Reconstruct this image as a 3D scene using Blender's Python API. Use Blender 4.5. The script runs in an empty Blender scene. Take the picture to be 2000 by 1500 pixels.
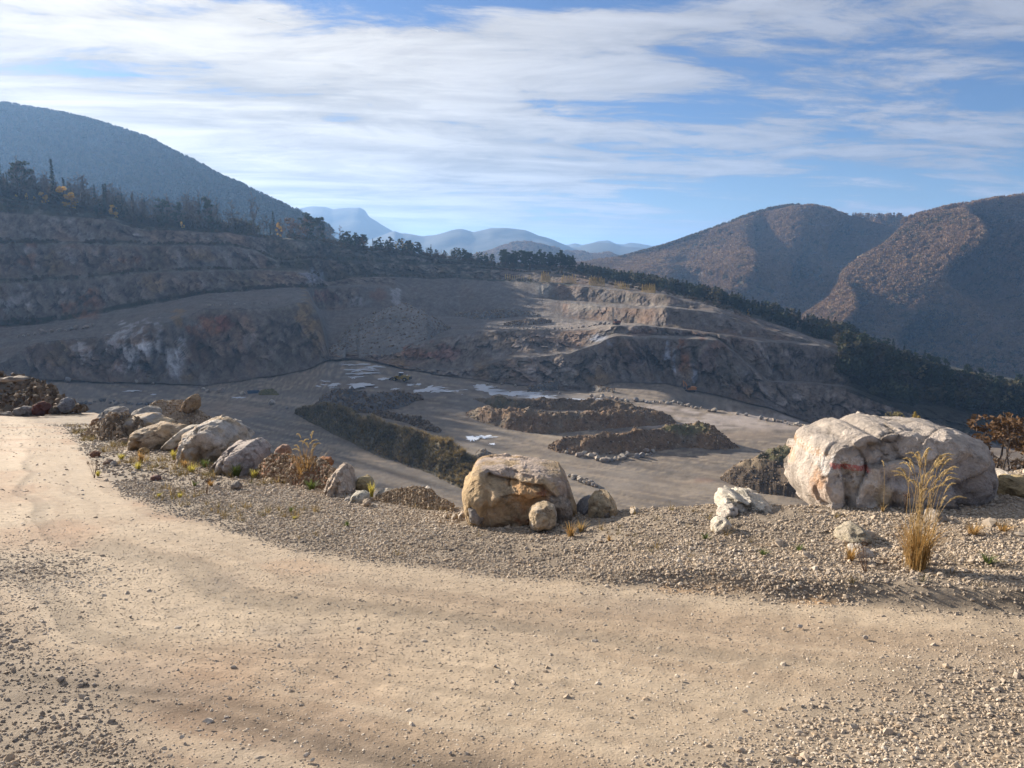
import bpy, bmesh, math, random
import numpy as np
from mathutils import Vector, Matrix
R = math.radians
random.seed(7); np.random.seed(7)
RNG = np.random.RandomState(11)
scene = bpy.context.scene
COL = scene.collection

# ------------------------------------------------------------------ camera
F = 1480.0; PITCH = R(9.2)
cam_d = bpy.data.cameras.new('camera'); cam = bpy.data.objects.new('camera', cam_d); COL.objects.link(cam)
cam_d.sensor_width = 36.0; cam_d.lens = 36.0*F/2000.0
cam_d.clip_start = 0.1; cam_d.clip_end = 60000
cam.location = (0, 0, 0); cam.rotation_euler = (math.pi/2-PITCH, 0, 0)
scene.camera = cam

# ------------------------------------------------------------------ light
SUN_AZ, SUN_EL = R(-47), R(17)
SUN_DIR = Vector((math.sin(SUN_AZ)*math.cos(SUN_EL), math.cos(SUN_AZ)*math.cos(SUN_EL), math.sin(SUN_EL)))
sd = bpy.data.lights.new('sun', 'SUN'); sd.energy = 5.0; sd.angle = R(0.6); sd.color = (1.0, 0.88, 0.73)
so = bpy.data.objects.new('sun', sd); COL.objects.link(so)
so.rotation_euler = SUN_DIR.to_track_quat('Z', 'Y').to_euler(); so.location = (-60, 60, 60)
SKY_K = 0.050; CLOUD_K = 0.27; HAZE_D = 1.25e-4
scene.view_settings.view_transform = 'Standard'; scene.view_settings.look = 'None'
scene.view_settings.gamma = 1.0; scene.view_settings.exposure = 1.32
try: scene.view_settings.use_curve_mapping = False
except Exception: pass
scene.cycles.use_denoising = True
try: scene.cycles.denoiser = 'OPENIMAGEDENOISE'
except Exception: pass
scene.cycles.max_bounces = 5; scene.cycles.diffuse_bounces = 2; scene.cycles.glossy_bounces = 2
scene.cycles.transmission_bounces = 2; scene.cycles.volume_bounces = 1; scene.cycles.transparent_max_bounces = 6
scene.cycles.use_adaptive_sampling = True; scene.cycles.adaptive_threshold = 0.02
scene.cycles.caustics_reflective = False; scene.cycles.caustics_refractive = False

# node helper
class NT:
    def __init__(s, tree): s.t = tree; s.n = tree.nodes; s.l = tree.links
    def new(s, typ, ins=None, **kw):
        nd = s.n.new(typ)
        for k, v in kw.items(): setattr(nd, k, v)
        for k, v in (ins or {}).items():
            if isinstance(v, (bpy.types.NodeSocket,)): s.l.new(v, nd.inputs[k])
            else: nd.inputs[k].default_value = v
        return nd
    def m(s, op, a, b=None, c=None, clamp=False):
        nd = s.n.new('ShaderNodeMath'); nd.operation = op; nd.use_clamp = clamp
        for i, v in enumerate((a, b, c)):
            if v is None: continue
            if isinstance(v, bpy.types.NodeSocket): s.l.new(v, nd.inputs[i])
            else: nd.inputs[i].default_value = v
        return nd.outputs[0]
    def mix(s, f, a, b, mode='MIX'):
        nd = s.n.new('ShaderNodeMix'); nd.data_type = 'RGBA'; nd.blend_type = mode
        for i, v in ((0, f), (6, a), (7, b)):
            if isinstance(v, bpy.types.NodeSocket): s.l.new(v, nd.inputs[i])
            else: nd.inputs[i].default_value = (v if i == 0 else (tuple(v)+(1,))[:4])
        return nd.outputs[2]
    def ss(s, v, a, b):
        nd = s.n.new('ShaderNodeMapRange'); nd.interpolation_type = 'SMOOTHSTEP'
        s.l.new(v, nd.inputs[0]); nd.inputs[1].default_value = a; nd.inputs[2].default_value = b
        return nd.outputs[0]
    def noise(s, vec, scale, detail=4, rough=0.55, dist=0.0):
        nd = s.new('ShaderNodeTexNoise', {'Scale': scale, 'Detail': detail, 'Roughness': rough, 'Distortion': dist})
        s.l.new(vec, nd.inputs['Vector']); return nd.outputs['Fac']

# ------------------------------------------------------------------ world: sky with high thin cloud
W = bpy.data.worlds.new('World'); scene.world = W; W.use_nodes = True
for n in list(W.node_tree.nodes): W.node_tree.nodes.remove(n)
T = NT(W.node_tree)
sky = T.new('ShaderNodeTexSky', sky_type='NISHITA', sun_disc=False, sun_elevation=SUN_EL, sun_rotation=SUN_AZ,
            altitude=700, air_density=1.0, dust_density=0.6, ozone_density=2.0)
tc = T.new('ShaderNodeTexCoord')
sep = T.new('ShaderNodeSeparateXYZ', {0: tc.outputs['Generated']})
dx, dy, dz = sep.outputs
hor = T.m('SQRT', T.m('ADD', T.m('MULTIPLY', dx, dx), T.m('MULTIPLY', dy, dy)))
te = T.m('DIVIDE', T.m('MAXIMUM', dz, 0.0), T.m('MAXIMUM', hor, 0.02))       # tangent of elevation
az = T.m('ARCTAN2', dx, dy)
zz = T.m('ADD', T.m('MAXIMUM', dz, 0.0), 0.09)
px_ = T.m('DIVIDE', dx, zz); py_ = T.m('DIVIDE', dy, zz)
# cloud plane coordinates, turned so that the bands run across the view
ca, sa = math.cos(R(8)), math.sin(R(8))
cu = T.m('ADD', T.m('MULTIPLY', px_, ca), T.m('MULTIPLY', py_, sa))
cv = T.m('SUBTRACT', T.m('MULTIPLY', py_, ca), T.m('MULTIPLY', px_, sa))
cvec = T.new('ShaderNodeCombineXYZ', {0: T.m('MULTIPLY', cu, 0.55), 1: cv}).outputs[0]
warp = T.new('ShaderNodeTexNoise', {'Vector': cvec, 'Scale': 0.8, 'Detail': 3.0}).outputs['Color']
wv = T.new('ShaderNodeVectorMath', {0: warp, 1: (0.5, 0.5, 0.5)}, operation='SUBTRACT').outputs[0]
wv = T.new('ShaderNodeVectorMath', {0: wv, 'Scale': 0.7}, operation='SCALE').outputs[0]
cw = T.new('ShaderNodeVectorMath', {0: cvec, 1: wv}, operation='ADD').outputs[0]
nbig = T.noise(cw, 0.55, 5, 0.6)
nmid = T.noise(cw, 2.3, 9, 0.66, 0.35)
# fine ripples: bands nearly parallel to the horizon
rvec = T.new('ShaderNodeCombineXYZ', {0: T.m('MULTIPLY', cu, 0.30), 1: T.m('MULTIPLY', cv, 1.35)}).outputs[0]
rvec = T.new('ShaderNodeVectorMath', {0: rvec, 1: wv}, operation='ADD').outputs[0]
nrip = T.noise(rvec, 1.9, 6, 0.58, 0.5)
cov = T.new('ShaderNodeFloatCurve')
cov.inputs[0].default_value = 1.0
T.l.new(T.m('MULTIPLY', te, 2.0), cov.inputs['Value'])
crv = cov.mapping.curves[0]
pts = [(0.0, 0.70), (0.085, 0.76), (0.12, 0.58), (0.17, 0.53), (0.23, 0.70), (0.38, 0.67), (0.56, 0.69), (0.61, 0.56), (0.67, 0.32), (1.0, 0.45)]
crv.points[0].location = pts[0]; crv.points[1].location = pts[-1]
for p in pts[1:-1]: crv.points.new(*p)
cov.mapping.update()
leftcov = T.m('MULTIPLY', T.m('SUBTRACT', 1.0, T.ss(az, -0.30, 0.30)), 0.42)   # the gap low in the sky closes to the left
lowgap = T.m('MULTIPLY', leftcov, T.ss(te, 0.30, 0.10))
c0 = T.m('ADD', T.m('MULTIPLY', nbig, 0.75), T.m('MULTIPLY', nmid, 0.95))
nfin = T.noise(cw, 7.5, 7, 0.68, 0.5)
c0 = T.m('ADD', c0, T.m('MULTIPLY', nrip, 0.95))
c0 = T.m('ADD', c0, T.m('MULTIPLY', T.m('SUBTRACT', nfin, 0.5), 0.55))
c0 = T.m('ADD', T.m('ADD', c0, cov.outputs[0]), lowgap)
alpha = T.ss(c0, 1.82, 2.10)
alpha = T.m('MULTIPLY', alpha, 0.93)
dotn = T.new('ShaderNodeVectorMath', {0: tc.outputs['Generated'], 1: tuple(SUN_DIR)}, operation='DOT_PRODUCT').outputs['Value']
near = T.ss(dotn, 0.35, 1.0)
ccol = T.mix(near, (0.74, 0.78, 0.90), (1.0, 0.93, 0.82))
cstr = T.m('MULTIPLY', T.m('ADD', 0.86, T.m('MULTIPLY', near, 0.55)), CLOUD_K)
shade = T.m('ADD', 0.66, T.m('ADD', T.m('MULTIPLY', T.ss(nmid, 0.38, 0.64), 0.30), T.m('MULTIPLY', T.ss(nrip, 0.38, 0.62), 0.26)))
cl = T.new('ShaderNodeVectorMath', {0: ccol, 'Scale': T.m('MULTIPLY', cstr, shade)}, operation='SCALE').outputs[0]
skys = T.new('ShaderNodeVectorMath', {0: sky.outputs[0], 'Scale': SKY_K}, operation='SCALE').outputs[0]
skys = T.mix(1.0, skys, (0.50, 0.63, 0.88), 'MULTIPLY')
fin = T.mix(alpha, skys, cl)
bg = T.new('ShaderNodeBackground', {0: fin, 1: 1.0})
wo = T.new('ShaderNodeOutputWorld'); T.l.new(bg.outputs[0], wo.inputs[0])
W.cycles.sampling_method = 'MANUAL'; W.cycles.sample_map_resolution = 512

# ------------------------------------------------------------------ maths helpers
def ray(px, py):
    u = (np.asarray(px, float)-1000)/F; v = (750-np.asarray(py, float))/F
    return u, math.cos(PITCH)+v*math.sin(PITCH), -math.sin(PITCH)+v*math.cos(PITCH)
def ratio(py):
    u, a, b = ray(1000, py); return -b/a
def P(px, py, d):
    u, a, b = ray(px, py); k = np.asarray(d, float)/a
    return np.stack(np.broadcast_arrays(u*k, a*k, b*k), -1)
def proj(X, Y, Z):
    c, s = math.cos(PITCH), math.sin(PITCH)
    fwd = Y*c-Z*s; up = Y*s+Z*c
    fwd = np.maximum(fwd, 1e-3)
    return 1000+F*X/fwd, 750-F*up/fwd
def Hsh(ix, iy, iz, seed):
    h = (ix.astype(np.int64)*374761393 + iy.astype(np.int64)*668265263 + iz.astype(np.int64)*2147483647 + seed*974634777) & 0xffffffff
    h = ((h ^ (h >> 13))*1274126177) & 0xffffffff
    h = ((h ^ (h >> 16))*2246822519) & 0xffffffff
    return ((h ^ (h >> 15)) & 0xffffff)/float(0xffffff)
def vn(p, seed=0):
    p = np.asarray(p, float); i = np.floor(p).astype(np.int64); f = p-i; f = f*f*f*(f*(f*6-15)+10)
    r = 0
    for a in (0, 1):
        for b in (0, 1):
            for c in (0, 1):
                w = (f[..., 0] if a else 1-f[..., 0])*(f[..., 1] if b else 1-f[..., 1])*(f[..., 2] if c else 1-f[..., 2])
                r = r + w*Hsh(i[..., 0]+a, i[..., 1]+b, i[..., 2]+c, seed)
    return r*2-1
def fbm(p, scale=1.0, oct=4, seed=0, rough=0.5, ridged=False):
    p = np.asarray(p, float)*scale; s = 0; a = 1; t = 0
    for k in range(oct):
        n = vn(p+k*17.3, seed+k)
        if ridged: n = 1-2*np.abs(n)
        s = s+a*n; t += a; a *= rough; p = p*2.03
    return s/t
def worley(p, scale, seed):
    """cell noise: returns (offset+tilt of the nearest cell's plane, distance to the cell edge)"""
    p = np.asarray(p, float)*scale; sh = p.shape[:-1]; p = p.reshape(-1, 3); i0 = np.floor(p).astype(np.int64)
    f1 = np.full(len(p), 9.0); f2 = np.full(len(p), 9.0); val = np.zeros(len(p))
    for a in (-1, 0, 1):
        for b in (-1, 0, 1):
            for c in (-1, 0, 1):
                x, y, z = i0[:, 0]+a, i0[:, 1]+b, i0[:, 2]+c
                dx_ = p[:, 0]-x-Hsh(x, y, z, seed); dy_ = p[:, 1]-y-Hsh(x, y, z, seed+1); dz_ = p[:, 2]-z-Hsh(x, y, z, seed+2)
                d = np.sqrt(dx_*dx_+dy_*dy_+dz_*dz_)
                v = (Hsh(x, y, z, seed+3)-.5)*1.1+((Hsh(x, y, z, seed+4)-.5)*dx_+(Hsh(x, y, z, seed+5)-.5)*dy_+(Hsh(x, y, z, seed+6)-.5)*dz_)*2.4
                m = d < f1; f2 = np.where(m, f1, np.minimum(f2, d)); val = np.where(m, v, val); f1 = np.where(m, d, f1)
    return val.reshape(sh), (f2-f1).reshape(sh)
def sst(x, a, b):
    t = np.clip((x-a)/(b-a), 0, 1); return t*t*(3-2*t)
def cmix(a, b, t):
    t = np.asarray(t)[..., None]; return a*(1-t)+np.asarray(b, float)*t
def link(o, parent=None):
    COL.objects.link(o)
    if parent is not None: o.parent = parent
    return o
def tag(o, label=None, cat=None, group=None, kind=None):
    if label: o['label'] = label
    if cat: o['category'] = cat
    if group: o['group'] = group
    if kind: o['kind'] = kind
    return o
def mesh_np(name, verts, faces, mat=None, cols=None, smooth=True, attrs=None):
    verts = np.asarray(verts, np.float32).reshape(-1, 3); faces = np.asarray(faces, np.int32)
    me = bpy.data.meshes.new(name); nv, (nf, k) = len(verts), faces.shape
    me.vertices.add(nv); me.vertices.foreach_set('co', verts.ravel())
    me.loops.add(nf*k); me.loops.foreach_set('vertex_index', faces.ravel())
    me.polygons.add(nf); me.polygons.foreach_set('loop_start', np.arange(0, nf*k, k, dtype=np.int32))
    me.polygons.foreach_set('loop_total', np.full(nf, k, np.int32))
    me.polygons.foreach_set('use_smooth', np.full(nf, smooth, bool))
    me.update(calc_edges=True)
    if cols is not None:
        c = np.ones((nv, 4), np.float32); c[:, :3] = np.clip(np.asarray(cols).reshape(-1, 3), 0, 1)
        a = me.attributes.new('Col', 'FLOAT_COLOR', 'POINT'); a.data.foreach_set('color', c.ravel())
    for k2, v in (attrs or {}).items():
        a = me.attributes.new(k2, 'FLOAT', 'POINT'); a.data.foreach_set('value', np.asarray(v, np.float32).ravel())
    if mat: me.materials.append(mat)
    return me
def grid_faces(nr, nc):
    i = np.arange(nr*nc).reshape(nr, nc)
    return np.stack([i[:-1, :-1], i[:-1, 1:], i[1:, 1:], i[1:, :-1]], -1).reshape(-1, 4)
def obj(name, me, parent=None): return link(bpy.data.objects.new(name, me), parent)
def empty(name, loc=(0, 0, 0), rz=0):
    o = bpy.data.objects.new(name, None); o.location = loc; o.rotation_euler = (0, 0, rz); o.empty_display_size = 0.3
    return link(o)

# ------------------------------------------------------------------ materials
def mat_new(name):
    m = bpy.data.materials.new(name); m.use_nodes = True
    for n in list(m.node_tree.nodes): m.node_tree.nodes.remove(n)
    t = NT(m.node_tree)
    b = t.new('ShaderNodeBsdfPrincipled', {'Roughness': 0.9}); b.inputs['Specular IOR Level'].default_value = 0.25
    o = t.new('ShaderNodeOutputMaterial'); t.l.new(b.outputs[0], o.inputs[0])
    return m, t, b
def mat_ground(name, scales=(0.5, 4.0), amp=0.35, bump=0.5, bdist=0.3, rough=0.92, coord='Object'):
    """vertex colour x two scales of procedural grain, with bump"""
    m, t, b = mat_new(name)
    at = t.new('ShaderNodeAttribute', attribute_name='Col'); tc = t.new('ShaderNodeTexCoord'); v = tc.outputs[coord]
    n1 = t.noise(v, scales[0], 6, 0.65); n2 = t.noise(v, scales[1], 5, 0.7)
    g = t.m('ADD', t.m('MULTIPLY', t.ss(n1, 0.25, 0.75), 0.5), t.m('MULTIPLY', t.ss(n2, 0.25, 0.75), 0.5))
    k = t.m('ADD', 1-amp, t.m('MULTIPLY', g, 2*amp))
    c = t.new('ShaderNodeVectorMath', {0: at.outputs['Color'], 'Scale': k}, operation='SCALE').outputs[0]
    t.l.new(c, b.inputs['Base Color']); b.inputs['Roughness'].default_value = rough
    bp = t.new('ShaderNodeBump', {'Strength': bump, 'Distance': bdist, 'Height': t.m('ADD', n1, t.m('MULTIPLY', n2, 0.5))})
    t.l.new(bp.outputs[0], b.inputs['Normal'])
    return m
def mat_plain(name, col, rough=0.6, metal=0.0, grain=0.15, scale=3.0, spec=0.4, trans=0.0):
    m, t, b = mat_new(name)
    tc = t.new('ShaderNodeTexCoord'); n = t.noise(tc.outputs['Object'], scale, 4)
    k = t.m('ADD', 1-grain, t.m('MULTIPLY', n, 2*grain))
    c = t.new('ShaderNodeVectorMath', {0: col, 'Scale': k}, operation='SCALE').outputs[0]
    t.l.new(c, b.inputs['Base Color']); b.inputs['Roughness'].default_value = rough
    b.inputs['Metallic'].default_value = metal; b.inputs['Specular IOR Level'].default_value = spec
    if trans:
        tr = t.new('ShaderNodeBsdfTranslucent'); t.l.new(c, tr.inputs[0])
        mx = t.new('ShaderNodeMixShader', {0: trans}); t.l.new(b.outputs[0], mx.inputs[1]); t.l.new(tr.outputs[0], mx.inputs[2])
        out = [n for n in t.n if n.type == 'OUTPUT_MATERIAL'][0]; t.l.new(mx.outputs[0], out.inputs[0])
    return m
def mat_tint(name, cols, attr_type='INSTANCER', rough=0.85, trans=0.0, grain=0.2, gscale=2.0):
    """colour ramp driven by each piece's own tint value"""
    m, t, b = mat_new(name)
    at = t.new('ShaderNodeAttribute', attribute_name='tint', attribute_type=attr_type)
    rp = t.new('ShaderNodeValToRGB'); t.l.new(at.outputs['Fac'], rp.inputs[0])
    e = rp.color_ramp.elements
    for i, c in enumerate(cols):
        p = i/(len(cols)-1)
        if i == 0: e[0].position = 0; e[0].color = c+(1,)
        elif i == len(cols)-1: e[-1].position = 1; e[-1].color = c+(1,)
        else: x = e.new(p); x.color = c+(1,)
    tc = t.new('ShaderNodeTexCoord'); n = t.noise(tc.outputs['Object'], gscale, 3)
    c = t.new('ShaderNodeVectorMath', {0: rp.outputs[0], 'Scale': t.m('ADD', 1-grain, t.m('MULTIPLY', n, 2*grain))}, operation='SCALE').outputs[0]
    t.l.new(c, b.inputs['Base Color']); b.inputs['Roughness'].default_value = rough
    if trans:
        tr = t.new('ShaderNodeBsdfTranslucent'); t.l.new(c, tr.inputs[0])
        mx = t.new('ShaderNodeMixShader', {0: trans}); t.l.new(b.outputs[0], mx.inputs[1]); t.l.new(tr.outputs[0], mx.inputs[2])
        out = [n for n in t.n if n.type == 'OUTPUT_MATERIAL'][0]; t.l.new(mx.outputs[0], out.inputs[0])
    return m
def mat_tree(name, col, col2, trans=0.25):
    m, t, b = mat_new(name)
    oi = t.new('ShaderNodeObjectInfo'); tc = t.new('ShaderNodeTexCoord')
    n = t.noise(tc.outputs['Object'], 0.7, 3)
    c = t.mix(t.m('MULTIPLY', t.m('ADD', oi.outputs['Random'], n), 0.5), col, col2)
    t.l.new(c, b.inputs['Base Color']); b.inputs['Roughness'].default_value = 0.8
    tr = t.new('ShaderNodeBsdfTranslucent'); t.l.new(c, tr.inputs[0])
    mx = t.new('ShaderNodeMixShader', {0: trans}); t.l.new(b.outputs[0], mx.inputs[1]); t.l.new(tr.outputs[0], mx.inputs[2])
    out = [n for n in t.n if n.type == 'OUTPUT_MATERIAL'][0]; t.l.new(mx.outputs[0], out.inputs[0])
    return m

M_QUARRY = mat_ground('quarry_rock', (0.22, 1.1), 0.45, 0.9, 1.2)
M_FLOOR = mat_ground('quarry_floor_earth', (0.12, 1.3), 0.22, 0.35, 0.15)
M_HILL = mat_ground('hill_soil', (0.01, 0.08), 0.4, 0.3, 3.0)
M_FAR = mat_ground('far_mountain', (0.001, 0.006), 0.4, 0.5, 30.0)
M_SOIL = mat_ground('gravel_road_soil', (9.0, 70.0), 0.30, 0.75, 0.012)
M_ROCKF = mat_ground('boulder_stone', (5.0, 34.0), 0.38, 1.0, 0.06)
M_PILE = mat_ground('heap_earth', (0.5, 2.6), 0.45, 0.9, 0.5)
M_BARK = mat_plain('bark', (0.07, 0.055, 0.045), 0.9, grain=0.3)
M_SPRUCE = mat_tree('spruce_needles', (0.018, 0.030, 0.014), (0.035, 0.050, 0.020))
M_PINE = mat_tree('pine_needles', (0.022, 0.034, 0.018), (0.045, 0.058, 0.026))
M_BARE = mat_tree('bare_twigs', (0.13, 0.10, 0.083), (0.21, 0.155, 0.115), 0.2)
M_YELL = mat_tree('yellow_leaves', (0.70, 0.44, 0.08), (0.78, 0.54, 0.15), 0.5)
M_ORAN = mat_tree('rust_leaves', (0.11, 0.062, 0.032), (0.16, 0.095, 0.045), 0.3)
M_GREY = mat_tree('thin_leaves', (0.16, 0.15, 0.07), (0.22, 0.17, 0.08), 0.3)

# ------------------------------------------------------------------ terrain sheets
class Sheet:
    """a continuous piece of terrain given by profile lines (picture row, distance) at a few bearings"""
    def __init__(s, table, x0, x1, step, rowpx=2.4, smooth=9, jit=0.0, seed=0):
        xs = np.array(sorted(table)); nl = len(table[xs[0]])
        A = np.array([table[x] for x in xs], float)                       # k, nl, 2
        px = np.arange(x0, x1+step, step, dtype=float)
        yy = np.stack([np.interp(px, xs, A[:, j, 0]) for j in range(nl)]); dd = np.stack([np.interp(px, xs, A[:, j, 1]) for j in range(nl)])
        k = max(1, int(smooth)); ker = np.hanning(k+2)[1:-1]; ker /= ker.sum()
        f = lambda a: np.stack([np.convolve(np.pad(r, k//2, 'edge'), ker, 'valid')[:len(px)] for r in a])
        yy, dd = f(yy), f(dd)
        if jit:
            for j in range(nl):
                q = np.stack([px/26.0, np.full_like(px, j*7.7+seed), 0*px], -1)
                n = fbm(q, 1.0, 4, seed+3)*jit
                yy[j] += n; dd[j] *= (1+fbm(q, 0.7, 3, seed+9)*0.008)
        s.px, s.yy, s.dd = px, yy, dd; s.zz = -ratio(yy)*dd
        pts, line, tt = [], [], []
        for j in range(nl-1):
            n = int(np.clip(np.percentile(np.abs(yy[j+1]-yy[j]), 75)/rowpx, 2, 70))
            last = j == nl-2
            for t in np.arange(n+(1 if last else 0))/n:
                d = dd[j]*(1-t)+dd[j+1]*t; z = s.zz[j]*(1-t)+s.zz[j+1]*t
                # the column's own bearing is kept: x grows with distance
                X = (px-1000)/F*(d*math.cos(PITCH)-z*math.sin(PITCH))
                pts.append(np.stack([X, d, z], -1)); line.append(np.full(len(px), j)); tt.append(np.full(len(px), t))
        s.p = np.array(pts); s.line = np.array(line); s.t = np.array(tt)
    def top(s, x, back=0.0, j=-1):
        d = np.interp(x, s.px, s.dd[j]); z = np.interp(x, s.px, s.zz[j]); d2 = d+back
        return Vector(((x-1000)/F*(d2*math.cos(PITCH)-z*math.sin(PITCH)), d2, z))
    def hit(s, x, y):
        """where the ray through (x, y) first meets the profile at that bearing"""
        d = np.array([np.interp(x, s.px, r) for r in s.dd]); z = np.array([np.interp(x, s.px, r) for r in s.zz])
        r = float(ratio(y)); g = z+r*d
        for j in range(len(d)-1):
            if g[j]*g[j+1] <= 0 and g[j] != g[j+1]:
                t = g[j]/(g[j]-g[j+1]); D = d[j]+(d[j+1]-d[j])*t
                return Vector(tuple(P(x, y, D)))
        return None

def blobs(px, py, base, lst, nz):
    """coloured stains with ragged edges: (x, y, rx, ry, colour, strength)"""
    for (x, y, rx, ry, c, k) in lst:
        q = ((px-x+nz*rx*.5)/rx)**2+((py-y+nz*ry*.35)/ry)**2
        base = cmix(base, c, k*sst(1.1-q+nz*1.7, 0.0, 1.1))
    return base

Q = {
 -300: [(735,280),(705,285),(703,287),(700,289),(656,325),(655,327),(652,335),(570,348),(556,358),(485,368),(472,376),(400,388),(330,430)],
 -100: [(733,300),(709,304),(708,306),(706,308),(648,350),(647,352),(644,358),(560,372),(548,384),(480,394),(468,402),(408,414),(360,445)],
 0: [(732,314),(712,318),(711,319),(709,321),(640,374),(639,376),(637,380),(552,394),(541,406),(476,416),(466,424),(412,436),(385,455)],
 60: [(738,335),(672,345),(671,346),(670,348),(636,384),(635,386),(633,388),(550,402),(541,414),(476,424),(468,432),(416,444),(392,463)],
 150: [(743,345),(661,357),(660,358),(659,360),(623,396),(622,398),(620,400),(545,414),(536,426),(475,438),(470,446),(422,458),(408,474)],
 225: [(746,350),(655,362),(654,363),(653,365),(608,406),(607,408),(605,410),(537,424),(530,436),(477,446),(463,456),(430,466),(425,480)],
 275: [(747,352),(636,366),(635,367),(634,369),(598,414),(597,416),(595,418),(532,432),(528,442),(478,454),(474,460),(451,468),(440,488)],
 335: [(750,356),(630,370),(629,371),(628,373),(588,428),(587,430),(586,432),(530,446),(526,456),(478,468),(474,474),(448,482),(446,500)],
 400: [(752,368),(603,396),(602,397),(601,399),(575,440),(574,442),(573,444),(528,458),(525,468),(479,480),(475,486),(452,496),(452,510)],
 450: [(746,374),(604,402),(603,403),(602,405),(572,451),(571,453),(570,455),(527,470),(524,480),(480,492),(474,498),(455,508),(457,520)],
 500: [(738,382),(603,410),(602,411),(601,413),(568,466),(567,468),(566,470),(527,486),(523,496),(490,508),(487,512),(462,522),(460,534)],
 540: [(733,388),(601,416),(600,417),(599,419),(564,476),(563,478),(562,480),(527,498),(523,510),(512,514),(503,524),(467,540),(463,552)],
 600: [(722,398),(588,426),(587,427),(586,429),(563,490),(562,492),(561,494),(532,510),(527,520),(505,530),(500,540),(472,552),(469,562)],
 622: [(712,404),(610,424),(609,425),(608,427),(604,500),(563,516),(559,520),(540,528),(534,538),(505,550),(501,560),(474,572),(472,580)],
 640: [(702,412),(700,414),(698,415),(690,420),(604,520),(562,534),(558,545),(552,552),(546,562),(507,582),(501,590),(480,598),(476,606)],
 700: [(700,418),(699,419),(698,420),(692,424),(602,530),(560,546),(554,560),(540,578),(537,588),(508,598),(500,604),(489,612),(486,618)],
 760: [(712,405),(711,406),(710,407),(685,418),(600,540),(562,560),(556,575),(541,590),(538,600),(513,612),(506,616),(495,622),(492,628)],
 800: [(722,402),(718,404),(716,405),(672,425),(612,550),(585,565),(584,567),(541,604),(538,612),(515,622),(509,626),(500,632),(497,637)],
 850: [(730,396),(722,400),(718,402),(663,428),(616,555),(582,576),(581,578),(543,610),(540,618),(518,630),(514,634),(506,640),(503,645)],
 900: [(738,390),(722,396),(718,400),(652,432),(618,560),(580,585),(579,588),(543,614),(541,622),(521,634),(518,638),(512,645),(509,650)],
 1000: [(750,375),(700,392),(692,405),(643,432),(620,525),(585,558),(583,562),(550,600),(546,612),(530,628),(529,630),(525,636),(522,642)],
 1050: [(757,373),(696,394),(690,404),(644,430),(620,512),(586,546),(582,558),(552,584),(549,598),(533,616),(532,620),(528,628),(525,634)],
 1100: [(762,372),(692,395),(688,402),(646,428),(621,500),(592,530),(586,560),(556,572),(552,585),(536,606),(534,610),(530,618),(527,625)],
 1150: [(764,372),(678,398),(674,404),(644,426),(624,490),(597,499),(590,548),(561,556),(557,574),(547,590),(545,594),(541,600),(538,606)],
 1200: [(746,385),(656,400),(650,410),(636,413),(628,470),(600,478),(592,530),(566,537),(562,555),(557,566),(556,568),(553,574),(550,585)],
 1250: [(747,388),(658,402),(652,408),(637,412),(632,455),(602,462),(597,505),(573,511),(569,528),(565,537),(564,540),(561,546),(558,560)],
 1300: [(748,390),(662,402),(655,410),(641,410),(638,432),(601,441),(597,488),(577,493),(575,506),(573,512),(572,516),(571,522),(569,535)],
 1400: [(772,378),(664,392),(658,408),(652,410),(650,424),(611,434),(609,462),(604,468),(602,472),(600,478),(599,482),(597,488),(594,500)],
 1500: [(795,374),(745,381),(742,394),(668,404),(662,424),(645,430),(643,444),(640,450),(638,454),(635,458),(634,462),(632,468),(629,480)],
 1600: [(832,364),(750,378),(748,392),(676,404),(672,420),(671,424),(670,427),(669,430),(668,434),(667,438),(666,442),(665,450),(662,468)],
 1650: [(838,358),(756,372),(752,388),(692,400),(689,414),(688,417),(687,420),(686,423),(685,426),(684,430),(683,434),(682,440),(678,455)],
 1740: [(848,350),(790,362),(785,380),(722,394),(720,412),(719,414),(718,416),(717,418),(716,420),(715,422),(713,425),(711,430),(706,440)],
 1850: [(862,335),(800,370),(796,374),(764,400),(763,402),(762,404),(761,406),(760,408),(759,410),(758,412),(757,415),(755,420),(748,432)],
 2000: [(885,330),(830,365),(828,368),(800,390),(799,392),(798,394),(797,396),(796,398),(795,400),(794,402),(793,405),(791,410),(786,425)],
 2400: [(960,300),(900,340),(898,342),(880,360),(879,362),(878,364),(877,366),(876,368),(875,370),(874,372),(873,375),(871,380),(862,400)],
}
SQ = Sheet(Q, -300, 2400, 2.5, 2.2, smooth=7, jit=2.2, seed=5)
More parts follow.
